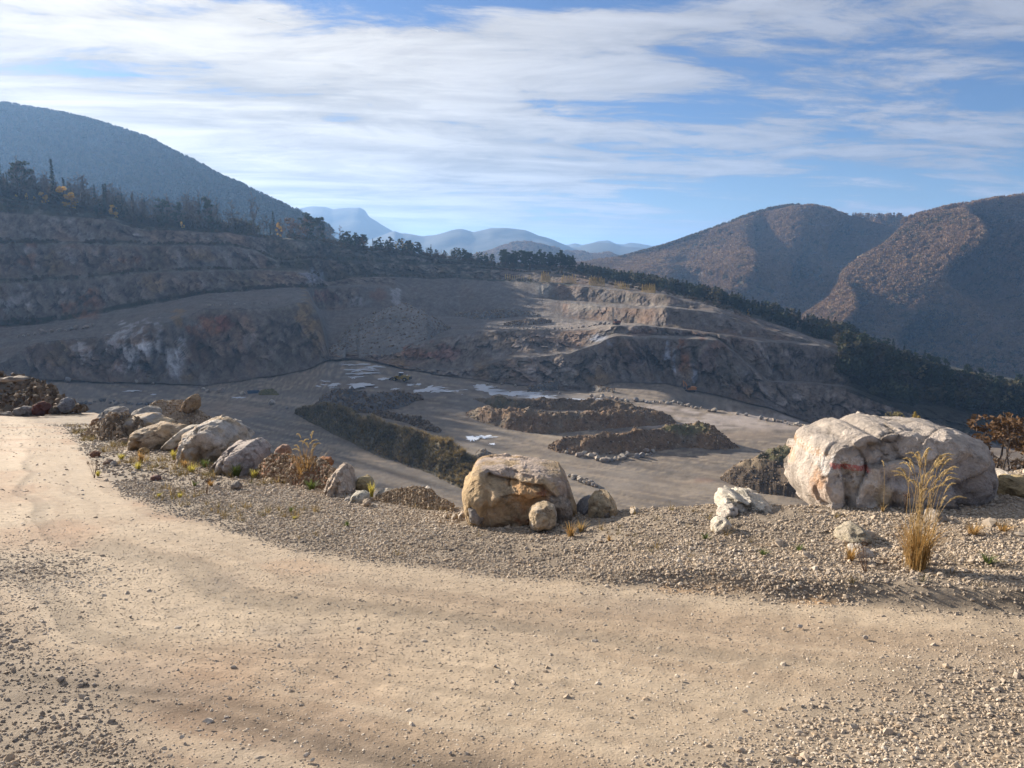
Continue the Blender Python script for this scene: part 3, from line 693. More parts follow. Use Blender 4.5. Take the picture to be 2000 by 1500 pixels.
def small_rock_mesh(name, seed, sub=2, base=LIME, second=GREYR, sc=(1, .85, .7)):
    rng = np.random.RandomState(seed); v, f = ico(sub)
    w = facet(v, rng, 9, .5, .85, .95); w = w*(1+.08*fbm(v, 1.8, 3, seed)[:, None]+.03*fbm(v, 5, 2, seed+1)[:, None])*np.array(sc)
    w[:, 2] -= w[:, 2].min()*0.75
    return mesh_np(name, w, f, M_ROCKF, rock_cols(v, base, second, seed), smooth=False)

EDGE_PXA = np.array([a for a, b in EDGE_PX], float)
def chunk(nn, K, seed, amp=1.0):
    """broken faces: every vertex follows the tilted plane of its nearest break"""
    rg = np.random.RandomState(seed); lo, hi = nn.min(0), nn.max(0)
    S = rg.uniform(lo, hi, (K, 3)); sl = rg.normal(size=(K, 3)); off = rg.normal(size=K)
    wn = nn+.04*np.stack([fbm(nn, 5, 2, seed+a) for a in (1, 2, 3)], -1)
    D = ((wn[:, None, :]-S[None])**2*np.array([1, .6, 1])).sum(-1); k = D.argmin(1)
    return amp*(off[k]*.5+((nn-S[k])*sl[k]).sum(-1)*3.0)
def outline_rock(name, poly, y_base, thick, label, base=LIME, second=OCHRE, seed=1, sub=5, rough=.05, facets=14, d=None, fwd=0.0, fitx=1.0, shx=0.0,
                 stains=(), grooves=(), cat='boulder', group=None, boxy=.68, mat=None, k2=.6, bury=0.06, back=0.6, ch=1.0):
    """a solid rock whose outline, seen from the road, has the given shape; it has full depth and stands on the bank"""
    poly = np.array(poly, float); cx = (poly[:, 0].min()+poly[:, 0].max())/2; cy = (poly[:, 1].min()+poly[:, 1].max())/2
    if d is None:
        g = fg_pt(cx, y_base); d0 = min(g.y, float(np.interp(cx, EDGE_PXA, EDGE[:, 1]))+back)
    else: d0 = d
    dc = d0+thick*0.75-fwd
    th = np.linspace(-math.pi, math.pi, 361); rad = []
    for a in th:
        ux, uy = math.cos(a), -math.sin(a); best = 1.0
        for i in range(len(poly)):
            p0, p1 = poly[i], poly[(i+1) % len(poly)]; e = p1-p0; den = ux*e[1]-uy*e[0]
            if abs(den) < 1e-9: continue
            w = p0-np.array([cx, cy]); t = (w[0]*e[1]-w[1]*e[0])/den; s = (w[0]*uy-w[1]*ux)/den
            if t > 0 and -1e-6 <= s <= 1+1e-6: best = max(best, t)
        rad.append(best)
    rad = np.array(rad); kk = np.hanning(7); kk /= kk.sum(); rad = np.convolve(np.pad(rad[:-1], 3, 'wrap'), kk, 'valid'); rad = np.append(rad, rad[0])*(1-.33*thick/dc)
    rng = np.random.RandomState(seed); v, f = ico(sub)
    s0 = np.sign(v)*np.abs(v)**boxy; w = facet(s0, rng, facets, .74, 1.05, .9)
    rho = np.hypot(v[:, 0], v[:, 2]); ang = np.arctan2(v[:, 2], v[:, 0])
    R0 = np.interp(ang, th, rad)
    rr = np.minimum(rho**0.62, 1)
    shr = np.clip(np.linalg.norm(w, axis=1)/np.maximum(np.linalg.norm(s0, axis=1), 1e-6), .7, 1)
    rr = rr*(0.35+0.65*shr) if False else rr*(1-(1-shr)*(1-rho**3)*0.8)
    qx = cx+shx+R0*np.cos(ang)*rr*fitx; qy = cy-R0*np.sin(ang)*rr
    q = P(qx, qy, dc); q[:, 1] = dc; mpp = dc/F
    wy = w[:, 1]
    q[:, 1] += wy*thick
    size = (poly[:, 0].max()-poly[:, 0].min())*mpp
    nrm = v/np.array([1, 1, 1]); nn = q/size
    disp = fbm(nn, 3.0, 5, seed+20, .58)*1.0+fbm(nn, 7.0, 4, seed+30, .6, True)*.55+sst(fbm(nn, 4.0, 3, seed+40), .05, .2)*-.5
    wn = nn*np.array([1, .8, 1])+.03*np.stack([fbm(nn, 6, 2, seed+a) for a in (1, 2, 3)], -1)
    wa, ea = worley(wn, 3.2, seed+60); wb, eb = worley(wn, 8.5, seed+64); wc, ec = worley(wn, 20.0, seed+68)
    disp = disp*.9+ch*(wa*2.0+wb*(.85 if sub > 4 else .4)+(wc*.42 if sub > 5 else 0))-ch*(.35*sst(ea, .10, .0)+(.18*sst(eb, .10, .0) if sub > 5 else 0))
    q += nrm*(disp*rough*size*(0.18+0.82*np.abs(v[:, 1]))[:])[:, None]
    for pts, depth, wid in grooves:
        pts = np.array(pts, float); dist = np.full(len(qx), 1e9)
        for a, b in zip(pts[:-1], pts[1:]):
            ab = b-a; t = np.clip(((qx-a[0])*ab[0]+(qy-a[1])*ab[1])/(ab@ab), 0, 1); dist = np.minimum(dist, np.hypot(qx-a[0]-t*ab[0], qy-a[1]-t*ab[1]))
        q[:, 1] += depth*np.exp(-(dist/wid)**2)*(v[:, 1] < 0.2)
    c = rock_cols(nn*2.0, base, second, seed, 1.6, k2)*(1+.14*wa+.14*wb)[:, None]*(1-.5*sst(ea, .06, .0)*sst(disp*0+fbm(nn, 4, 2, seed+5), -.2, .2))[:, None]
    nz = fbm(nn, 9, 4, seed+50, .6)
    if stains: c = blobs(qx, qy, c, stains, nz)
    org = Vector((float(q[:, 0].mean()), dc, float(q[:, 2].min())+bury))
    at = {}
    if mat is not None and mat.name.startswith('painted'):
        at = {'sx': np.where(v[:, 1] < .15, qx/100.0, 0.0), 'sy': qy/100.0}
    me = mesh_np(name, q-np.array(org), f, mat or M_ROCKF, c, smooth=True, attrs=at)
    o = obj(name, me); o.location = org
    return tag(o, label, cat, group)

# rock with a strip of red trail paint
def mat_painted():
    m = mat_ground('painted_boulder_stone', (5.0, 34.0), 0.35, 1.0, 0.06); t = NT(m.node_tree)
    b = [n for n in t.n if n.type == 'BSDF_PRINCIPLED'][0]
    src = b.inputs['Base Color'].links[0].from_socket
    sx = t.new('ShaderNodeAttribute', attribute_name='sx').outputs['Fac']; sy = t.new('ShaderNodeAttribute', attribute_name='sy').outputs['Fac']
    tc = t.new('ShaderNodeTexCoord'); n = t.noise(tc.outputs['Object'], 22, 5, .7)
    cyc = t.m('SUBTRACT', sy, t.m('ADD', 8.825, t.m('MULTIPLY', t.m('SUBTRACT', sx, 15.9), 0.06)))
    e = t.m('ADD', t.m('ABSOLUTE', cyc), t.m('MULTIPLY', t.m('SUBTRACT', n, 0.5), 0.05))
    k = t.m('MULTIPLY', t.ss(e, 0.062, 0.040), t.m('MULTIPLY', t.ss(t.m('ADD', sx, t.m('MULTIPLY', n, .05)), 15.76, 15.82), t.ss(t.m('ADD', sx, t.m('MULTIPLY', n, .1)), 16.55, 16.47)))
    k = t.m('MULTIPLY', t.m('MULTIPLY', k, 0.8), t.ss(t.noise(tc.outputs['Object'], 45, 4, .7), 0.38, 0.52))
    # the white ground of the trail mark, above and below the red
    e2 = t.m('ADD', t.m('ABSOLUTE', cyc), t.m('MULTIPLY', t.m('SUBTRACT', n, 0.5), 0.12))
    kw = t.m('MULTIPLY', t.ss(e2, 0.24, 0.17), t.m('MULTIPLY', t.ss(sx, 15.62, 15.70), t.ss(sx, 16.5, 16.40)))
    kw = t.m('MULTIPLY', kw, t.m('MULTIPLY', t.ss(n, 0.42, 0.55), 0.75))
    c = t.mix(kw, src, (0.74, 0.70, 0.66)); c = t.mix(k, c, (0.56, 0.13, 0.12))
    t.l.new(c, b.inputs['Base Color']); return m
M_PAINT = mat_painted()
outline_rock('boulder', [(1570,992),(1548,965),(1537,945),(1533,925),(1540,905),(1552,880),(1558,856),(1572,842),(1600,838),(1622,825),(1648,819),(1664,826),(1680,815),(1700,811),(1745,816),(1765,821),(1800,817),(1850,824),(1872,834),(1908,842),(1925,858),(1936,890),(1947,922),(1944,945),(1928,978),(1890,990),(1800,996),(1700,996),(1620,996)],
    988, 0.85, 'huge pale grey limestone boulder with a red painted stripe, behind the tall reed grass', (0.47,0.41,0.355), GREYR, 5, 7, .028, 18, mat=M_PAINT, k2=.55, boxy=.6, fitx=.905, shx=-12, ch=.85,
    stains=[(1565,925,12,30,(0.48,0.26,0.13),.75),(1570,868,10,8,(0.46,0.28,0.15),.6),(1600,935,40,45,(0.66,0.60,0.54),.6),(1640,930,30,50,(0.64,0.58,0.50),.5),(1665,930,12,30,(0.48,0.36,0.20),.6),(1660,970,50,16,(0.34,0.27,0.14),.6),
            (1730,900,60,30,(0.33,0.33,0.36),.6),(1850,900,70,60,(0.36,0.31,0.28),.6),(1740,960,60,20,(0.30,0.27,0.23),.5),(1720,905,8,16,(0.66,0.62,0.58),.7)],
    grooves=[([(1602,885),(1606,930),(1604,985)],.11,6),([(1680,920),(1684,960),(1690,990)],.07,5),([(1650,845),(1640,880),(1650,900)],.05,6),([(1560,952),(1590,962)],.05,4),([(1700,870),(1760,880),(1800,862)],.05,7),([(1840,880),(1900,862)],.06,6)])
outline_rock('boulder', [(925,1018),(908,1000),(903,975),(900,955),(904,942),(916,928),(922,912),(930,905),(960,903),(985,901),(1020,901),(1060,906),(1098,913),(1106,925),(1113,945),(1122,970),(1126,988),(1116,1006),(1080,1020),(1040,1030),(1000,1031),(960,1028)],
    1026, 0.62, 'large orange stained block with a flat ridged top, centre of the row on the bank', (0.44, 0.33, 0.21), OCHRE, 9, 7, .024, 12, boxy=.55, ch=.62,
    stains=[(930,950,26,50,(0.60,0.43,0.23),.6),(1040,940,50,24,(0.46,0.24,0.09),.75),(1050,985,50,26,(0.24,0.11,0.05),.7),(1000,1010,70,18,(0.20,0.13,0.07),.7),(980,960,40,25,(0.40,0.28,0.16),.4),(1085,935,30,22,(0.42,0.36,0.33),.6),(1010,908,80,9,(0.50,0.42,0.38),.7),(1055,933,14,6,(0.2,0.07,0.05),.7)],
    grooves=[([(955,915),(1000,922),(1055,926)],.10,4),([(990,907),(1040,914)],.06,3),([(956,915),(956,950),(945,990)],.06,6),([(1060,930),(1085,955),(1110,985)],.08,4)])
outline_rock('boulder', [(918,1018),(914,990),(930,986),(946,990),(948,1008),(938,1024)], 1022, .12, 'small bluish grey rock leaning on the left foot of the orange block', GREYR, GREYR, 12, 4, fwd=.28)
outline_rock('boulder', [(1070,1008),(1066,960),(1082,955),(1100,962),(1112,975),(1119,1000),(1112,1012),(1090,1016)], 1012, .3, 'grey rounded rock against the right end of the orange block', (0.34,0.28,0.22), GREYR, 13, 5, fwd=.30)
outline_rock('boulder', [(1034,1026),(1032,1003),(1040,992),(1052,986),(1068,984),(1082,989),(1088,1004),(1086,1018),(1074,1026),(1052,1032),(1040,1031)], 1028, .22, 'knobbly tan rock in front of the orange block', (0.45,0.35,0.23), PALE, 14, 5, .03, fwd=.38)
outline_rock('boulder', [(1146,1004),(1150,984),(1158,968),(1175,962),(1190,964),(1200,978),(1206,998),(1198,1010),(1170,1013),(1152,1010)], 1008, .32, 'round tan rock standing right of the leaning slate slab', (0.45,0.36,0.24), OCHRE, 15, 5, .035, boxy=.8)
outline_rock('slab', [(1122,1006),(1130,992),(1146,974),(1156,970),(1156,980),(1148,1000),(1136,1010)], 1006, .25, 'thin dark grey slab leaning between two tan rocks', (0.20,0.20,0.215), GREYR, 16, 4, .02, cat='slab')
outline_rock('boulder', [(1228,1003),(1232,996),(1242,992),(1250,996),(1252,1003)], 1003, .1, 'little tan stone alone on the crest right of the round rock', LIME, OCHRE, 17, 3)
for i, (x0, y0, w, h, c1, lab) in enumerate([(871,1008,13,12,LIME,'left pebble sized rock of three beside the orange block'), (888,1010,14,13,LIME,'middle rock of three small ones beside the orange block'), (903,1006,15,14,PALE,'small pale rock touching the lower left of the orange block')]):
    outline_rock('boulder', [(x0-w/2, y0+h/2), (x0-w/2, y0), (x0-2, y0-h/2), (x0+w/3, y0-h/3), (x0+w/2, y0+h/2)], y0+h/2, .08, lab, c1, OCHRE, 30+i, 3)
outline_rock('boulder', [(1402,992),(1401,972),(1408,958),(1425,957),(1442,966),(1458,962),(1475,970),(1495,975),(1509,986),(1506,1000),(1470,1006),(1430,1004)], 1000, .35, 'low white crumbly rock on the crest left of the painted boulder', (0.60,0.55,0.46), PALE, 18, 5, .06)
outline_rock('boulder', [(1398,1010),(1404,998),(1418,988),(1432,985),(1441,992),(1434,1002),(1420,1010)], 1010, .15, 'flat pale wedge of rock in front of the white crumbly rock', PALE, LIME, 19, 4)
outline_rock('boulder', [(1390,1040),(1391,1024),(1400,1012),(1414,1010),(1425,1018),(1424,1030),(1408,1040),(1396,1046)], 1042, .13, 'squat white rock on the gravel slope below the crest', (0.60,0.54,0.44), PALE, 20, 4, .05)
outline_rock('boulder', [(1812,1018),(1815,1000),(1826,995),(1842,1002),(1846,1018),(1836,1026),(1820,1026)], 1022, .13, 'grey brown rock half hidden right of the reed grass stalks', (0.33,0.28,0.23), LIME, 21, 4)
outline_rock('boulder', [(1641,1060),(1643,1040),(1656,1028),(1674,1026),(1690,1036),(1694,1050),(1684,1064),(1660,1070)], 1064, .2, 'rounded speckled rock sunk in gravel below the painted boulder', (0.40,0.35,0.26), LIME, 22, 4)
outline_rock('boulder', [(1962,972),(1965,950),(1980,938),(2005,936),(2040,945),(2045,975),(2000,980)], 975, .35, 'yellowish hollow rock cut off by the right edge of the photograph', (0.42,0.33,0.19), (0.12,0.09,0.06), 23, 5, .06)
outline_rock('boulder', [(1655,1082),(1662,1070),(1680,1066),(1700,1074),(1704,1086),(1680,1092)], 1090, .12, 'flat white stone at the foot of the gravel shoulder', PALE, LIME, 25, 3)
outline_rock('boulder', [(1945,930),(1949,920),(1959,917),(1966,925),(1964,936),(1952,938)], 936, .2, 'small white stone on the track behind the painted boulder', PALE, LIME, 24, 3)
# left group, on the bank beside the bend
outline_rock('boulder', [(356,894),(360,862),(364,842),(378,838),(392,830),(408,822),(424,817),(440,819),(456,826),(470,840),(482,862),(470,872),(450,874),(434,892),(410,910),(380,910)], 906, 1.0,
    'biggest grey topped ochre boulder of the group beside the bend', (0.46,0.42,0.37), (0.40,0.27,0.13), 31, 6, .035, 12,
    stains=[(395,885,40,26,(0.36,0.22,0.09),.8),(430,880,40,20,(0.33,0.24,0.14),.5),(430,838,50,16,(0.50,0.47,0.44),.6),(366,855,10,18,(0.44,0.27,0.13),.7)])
outline_rock('slab', [(313,882),(330,864),(350,846),(366,832),(386,830),(384,844),(370,856),(364,880),(340,884)], 884, .6, 'pale slanting slab resting against the biggest ochre boulder', (0.52,0.47,0.38), PALE, 32, 5, .02, cat='slab')
outline_rock('boulder', [(410,930),(426,900),(440,884),(453,870),(478,865),(494,861),(508,868),(520,880),(526,912),(500,920),(478,928),(440,934)], 928, .75, 'grey wedge shaped boulder with ribbed left face, right of the ochre one', (0.44,0.38,0.34), GREYR, 33, 6, .035, 10,
    grooves=[([(453,872),(440,900),(424,930)],.12,4),([(468,868),(462,890)],.1,3)])
outline_rock('boulder', [(258,872),(262,850),(274,838),(292,831),(322,828),(350,834),(362,846),(346,864),(318,882),(284,882)], 880, .8, 'buff cracked boulder between the slanting slab and the square one', (0.42,0.34,0.25), OCHRE, 34, 5, .045)
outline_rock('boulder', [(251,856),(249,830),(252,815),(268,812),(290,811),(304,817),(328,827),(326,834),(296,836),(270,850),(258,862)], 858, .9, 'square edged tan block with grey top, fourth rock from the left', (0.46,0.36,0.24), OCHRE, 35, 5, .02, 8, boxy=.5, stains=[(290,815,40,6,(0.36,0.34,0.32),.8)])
outline_rock('boulder', [(229,840),(238,820),(246,810),(254,816),(252,836),(242,842)], 842, .5, 'upright pale splinter beside the square edged tan block', PALE, LIME, 36, 4, .02)
outline_rock('boulder', [(258,816),(268,800),(282,795),(300,802),(306,806),(308,818),(280,820)], 822, .8, 'smooth grey hump behind the square edged tan block', (0.34,0.31,0.27), LIME, 37, 5, .02, bury=.2)
outline_rock('boulder', [(192,830),(202,808),(214,796),(228,798),(240,806),(236,822),(222,832)], 832, .9, 'grey rock at the top of the dark earth heap by the bend', (0.36,0.33,0.29), GREYR, 38, 5, .04)
outline_rock('boulder', [(177,830),(184,818),(190,817),(194,826),(190,834)], 833, .3, 'little rust brown rock at the far left tip of the heap', (0.30,0.18,0.10), RUSTY, 39, 3)
outline_rock('boulder', [(360,800),(361,786),(368,777),(377,771),(388,779),(387,796),(378,806)], 812, .6, 'brown knob of rock perched on top of the gravel heap', (0.34,0.24,0.15), OCHRE, 40, 5, .04, d=30)
small_left = [(546,906,46,27,(0.42,0.33,0.23),'flat buff rock with an overhanging lip among the red soil'), (554,882,34,24,(0.38,0.24,0.17),'reddish rock behind the flat buff one'), (531,892,20,15,LIME,'small tan rock left of the reddish rock'),
  (633,904,40,24,(0.33,0.14,0.06),'rust red broken rock behind the orange grass'), (638,926,22,32,(0.48,0.43,0.34),'thin pale upright rock left of the ribbed wedge'), (713,946,42,30,(0.40,0.32,0.18),'ochre rock in shade right of the ribbed wedge'),
  (704,972,38,20,(0.46,0.43,0.36),'greenish pale flat stone in the gravel below the wedges'), (716,983,17,14,(0.40,0.32,0.24),'small tan stone touching the greenish pale one'), (758,965,40,14,(0.40,0.36,0.30),'long low slab on the crest left of the gravel bump'),
  (769,970,20,18,(0.36,0.28,0.22),'cube like brown stone before the long low slab'), (186,888,18,14,(0.26,0.14,0.09),'dark red rounded stone on the near gravel beside the bend'), (211,904,18,12,(0.24,0.17,0.13),'dark brown stone in the weeds'),
  (222,906,12,12,(0.40,0.37,0.33),'pale grey stone beside the dark brown one'), (304,934,18,14,(0.22,0.13,0.11),'dark purplish stone alone on the gravel apron'), (461,950,20,18,(0.27,0.24,0.21),'grey stone below the green weed'),
  (242,862,22,14,(0.34,0.26,0.20),'brown stone at the foot of the square edged block'), (280,882,20,16,(0.42,0.28,0.13),'orange stone in front of the buff cracked boulder'), (350,878,22,14,(0.30,0.14,0.08),'dark red stone under the slanting slab'),
  (510,908,18,14,(0.40,0.24,0.13),'orange brown stone right of the grey wedge boulder'), (586,920,22,16,(0.34,0.19,0.10),'red brown lump beside the reed grass by the crest'), (560,930,20,12,(0.36,0.24,0.15),'brown flat stone on the red soil'),
  (528,938,16,10,(0.42,0.33,0.24),'tan chip of rock at the lower edge of the red soil'), (500,874,34,22,(0.42,0.40,0.38),'light grey peak of rock behind the ribbed boulder'), (680,976,14,9,GREYR,'grey stone just under the ribbed wedge'),
  (795,965,14,10,LIME,'small tan stone in the gravel bump'), (836,955,14,9,PALE,'pale stone at the top right of the gravel bump')]
for i, (x, y, w, h, c1, lab) in enumerate(small_left):
    rg = np.random.RandomState(60+i); n = 9; a0 = rg.uniform(0, .5)
    poly = [(x+w/2*math.cos(a0+k*2*math.pi/n)*rg.uniform(.85, 1.15), y-h/2*math.sin(a0+k*2*math.pi/n)*rg.uniform(.85, 1.15)) for k in range(n)]
    outline_rock('stone' if w < 24 else 'boulder', poly, y+h/2-1, w/2*9/F*1.0+.05, lab, c1, tuple(.8*q for q in c1), 60+i, 4, .05, 10, cat='stone' if w < 24 else 'boulder')
outline_rock('boulder', [(638,966),(640,948),(648,930),(658,916),(668,912),(678,920),(686,938),(694,956),(688,966),(668,972),(650,972)], 968, .5, 'ribbed pinkish wedge boulder at the right end of the left group', (0.46,0.37,0.29), PALE, 99, 6, .04, 10,
    grooves=[([(664,918),(652,940),(646,962)],.08,3),([(672,920),(668,950)],.07,3)])

# ------------------------------------------------------------------ instanced loose material (gravel, tufts, far canopies)
def gn_scatter(name, src_meshes, pos, rot, scl, tint, mat=None, parent=None, pick=None):
    n = len(pos); me = bpy.data.meshes.new(name); me.vertices.add(n); me.vertices.foreach_set('co', np.asarray(pos, np.float32).ravel())
    def va(nm, typ, arr, key):
        a = me.attributes.new(nm, typ, 'POINT'); a.data.foreach_set(key, np.asarray(arr).ravel())
    va('rot', 'FLOAT_VECTOR', np.asarray(rot, np.float32), 'vector'); va('scl', 'FLOAT_VECTOR', np.asarray(scl, np.float32), 'vector')
    va('tint', 'FLOAT', np.asarray(tint, np.float32), 'value')
    va('pick', 'INT', np.asarray(pick if pick is not None else np.random.randint(0, len(src_meshes), n), np.int32), 'value')
    o = link(bpy.data.objects.new(name, me), parent)
    g = bpy.data.node_groups.new(name, 'GeometryNodeTree')
    g.interface.new_socket('Geometry', in_out='INPUT', socket_type='NodeSocketGeometry'); g.interface.new_socket('Geometry', in_out='OUTPUT', socket_type='NodeSocketGeometry')
    N = g.nodes; L = g.links; gi = N.new('NodeGroupInput'); go = N.new('NodeGroupOutput')
    g2i = N.new('GeometryNodeGeometryToInstance')
    for m in src_meshes[::-1]:
        so_ = bpy.data.objects.new(name+'_piece', m); oi = N.new('GeometryNodeObjectInfo'); oi.inputs['Object'].default_value = so_; L.new(oi.outputs['Geometry'], g2i.inputs[0])
    iop = N.new('GeometryNodeInstanceOnPoints'); L.new(gi.outputs[0], iop.inputs['Points']); L.new(g2i.outputs[0], iop.inputs['Instance'])
    iop.inputs['Pick Instance'].default_value = True
    def na(nm, dt):
        a = N.new('GeometryNodeInputNamedAttribute'); a.data_type = dt; a.inputs['Name'].default_value = nm; return a.outputs[0]
    L.new(na('pick', 'INT'), iop.inputs['Instance Index']); L.new(na('scl', 'FLOAT_VECTOR'), iop.inputs['Scale'])
    e2r = N.new('FunctionNodeEulerToRotation'); L.new(na('rot', 'FLOAT_VECTOR'), e2r.inputs[0]); L.new(e2r.outputs[0], iop.inputs['Rotation'])
    L.new(iop.outputs[0], go.inputs[0])
    md = o.modifiers.new('scatter', 'NODES'); md.node_group = g
    return o
def pebble(seed, sub=1):
    rng = np.random.RandomState(seed); v, f = ico(sub)
    w = facet(v, rng, 5, .4, .8, .95)*rng.uniform(.85, 1.15, (len(v), 1))*np.array((1, rng.uniform(.65, .95), rng.uniform(.5, .75)))
    return w, f
M_PEB = mat_tint('gravel_stone', [(0.19,0.16,0.13),(0.34,0.285,0.225),(0.44,0.37,0.29),(0.38,0.29,0.20),(0.56,0.49,0.40)], grain=.25, gscale=3.0)
PEB = []
for i in range(8):
    w, f = pebble(200+i); PEB.append(mesh_np('gravel_piece', w, f, M_PEB, smooth=False))
def scatter_gravel(name, n, d0, d1, s0, s1, keep, px0=-260, px1=2260, seed=1, sizepow=2.0):
    rng = np.random.RandomState(seed)
    # uniform on the ground between two distances
    Y = np.sqrt(rng.uniform(d0*d0, d1*d1, n)); U = rng.uniform((px0-1000)/F, (px1-1000)/F, n); X = Y*U
    Z = fg_h(X, Y); px, py = proj(X, Y, Z)
    q = np.stack([X, Y, 0*X], -1); w = fbm(q, 1.4, 4, 23, .6)
    g = gravel_mask(px, py, w); se = sdist(X, Y, EDGE)
    cl = fbm(q, 3.0, 3, seed+70, .6); lo = fbm(q, .9, 3, 505, .6)
    fade = 1-.85*sst(Y, d1-(d1-d0)*.55, d1)*(d1 < 9)
    m = (rng.rand(n) < keep(g, cl, px, py)*fade*(1-.75*g*sst(-lo, .05, .3))) & (se < 0.7)
    X, Y, Z, g = X[m], Y[m], Z[m], g[m]; k = len(X)
    s = s0+(s1-s0)*rng.rand(k)**sizepow
    track = (g < .35)
    pos = np.stack([X, Y, Z+s*(0.20*g-0.16*(1-g))], -1)
    rot = np.stack([rng.uniform(-.5, .5, k), rng.uniform(-.5, .5, k), rng.uniform(0, 6.28, k)], -1)
    scl = np.stack([s, s, s], -1)
    tint = np.clip(rng.beta(2, 2, k)*.9+.1*g+.25*track+.55*lo[m]-.05, 0, 1)
    o = gn_scatter(name, PEB, pos, rot, scl, tint, seed)
    tag(o, kind='stuff'); return k
cnt = 0
cnt += scatter_gravel('gravel', 290000, 2.0, 8.5, .003, .010, lambda g, c, x, y: .42+.58*g, seed=3, sizepow=1.5, px0=-650, px1=2650)
cnt += scatter_gravel('gravel', 80000, 2.0, 6.5, .008, .017, lambda g, c, x, y: .07*(c > -.1)+.8*g*g, seed=13, px0=-650, px1=2650)
cnt += scatter_gravel('gravel', 170000, 4.0, 12, .007, .022, lambda g, c, x, y: .025+.95*g, seed=4, px0=-500, px1=2600)
cnt += scatter_gravel('gravel', 26000, 2.0, 12, .014, .034, lambda g, c, x, y: .05*(c > 0)+.6*g**2*(c > -.2), seed=5, sizepow=2.5)
cnt += scatter_gravel('gravel', 90000, 10, 32, .018, .05, lambda g, c, x, y: .06+.9*g, seed=6)
cnt += scatter_gravel('gravel', 9000, 2.3, 30, .03, .085, lambda g, c, x, y: .004+.22*g*(c > .1)+.25*(g > .6)*(x > 1500)*(y < 1120)*(y > 1000), seed=8, sizepow=3.0)
# the loose stones lying out on the bare track, the ones big enough to point at
M_STONE = mat_ground('loose_stone', (1.5, 6.0), .25, .5, .002)
SR = [small_rock_mesh('stone', 300+i, 2, [(0.46,0.40,0.33),(0.38,0.34,0.30),(0.55,0.48,0.38)][i % 3], LIME, (1, .8, .65)) for i in range(6)]
for q_ in SR: q_.materials.clear(); q_.materials.append(M_STONE)
loose = [(996,1405,22),(1047,1376,15),(456,1306,13),(408,1415,10),(443,1406,12),(520,1430,14),(1300,1140,10),(968,1305,11),(1323,1325,12),(1690,1250,14),(1562,1227,13),(1530,1230,10),(355,1445,14),(868,1370,11),(940,1390,12),(1738,1400,16),(1640,1375,12),(1550,1372,12),
         (1750,1395,12),(600,1480,16),(610,1488,14),(1455,1392,13),(1205,1416,12),(1180,1418,10),(812,1475,10),(880,1475,10),(1050,1455,10),(1310,1480,14),(545,1262,9),(565,1300,9),(45,1118,14),(255,1206,9),(1135,1160,9),(1352,1203,9),(700,1230,9),(760,1320,9),(1460,1488,12),(1120,1370,9)]
for i, (x, y, s) in enumerate(loose):
    g = fg_pt(x, y); o = obj('stone', SR[i % 6]); r = s/2*g.y/F*1.05
    o.location = g+Vector((0, 0, r*.05)); o.scale = (r, r, r); o.rotation_euler = (random.uniform(-.2, .2), random.uniform(-.2, .2), random.uniform(0, 6))
    tag(o, {0: 'largest grey stone lying on the bare track near the bottom middle', 2: 'dark bluish stone alone on the left of the bare track', 1: 'rounded grey stone right of the largest one on the track'}.get(i, 'loose grey fist sized stone lying out on the bare track'), 'stone', 'loose stones on the track')

# ------------------------------------------------------------------ heaps on the pit floor and beside the road
GRID_ROCKS = [small_rock_mesh('boulder', 400+i, 3, [(0.34,0.29,0.235),(0.42,0.37,0.30),(0.30,0.24,0.19),(0.24,0.225,0.215)][i % 4], GREYR, (1, .85, .8)) for i in range(8)]
DARK_ROCKS = [small_rock_mesh('boulder', 430+i, 2, [(0.17,0.155,0.145),(0.14,0.13,0.125),(0.21,0.19,0.17)][i % 3], (0.12,0.11,0.105), (1, .85, .8)) for i in range(6)]
RUB = []
M_NEARPILE = mat_ground('near_heap_soil', (3.0, 18.0), 0.4, 0.9, 0.03)
M_RUB = mat_tint('rubble_stone', [(0.085,0.058,0.036),(0.16,0.11,0.07),(0.25,0.185,0.12),(0.40,0.32,0.23)], grain=.25, gscale=2.0)
for i in range(6):
    w, f = pebble(500+i); RUB.append(mesh_np('rubble_piece', w, f, M_RUB, smooth=False))
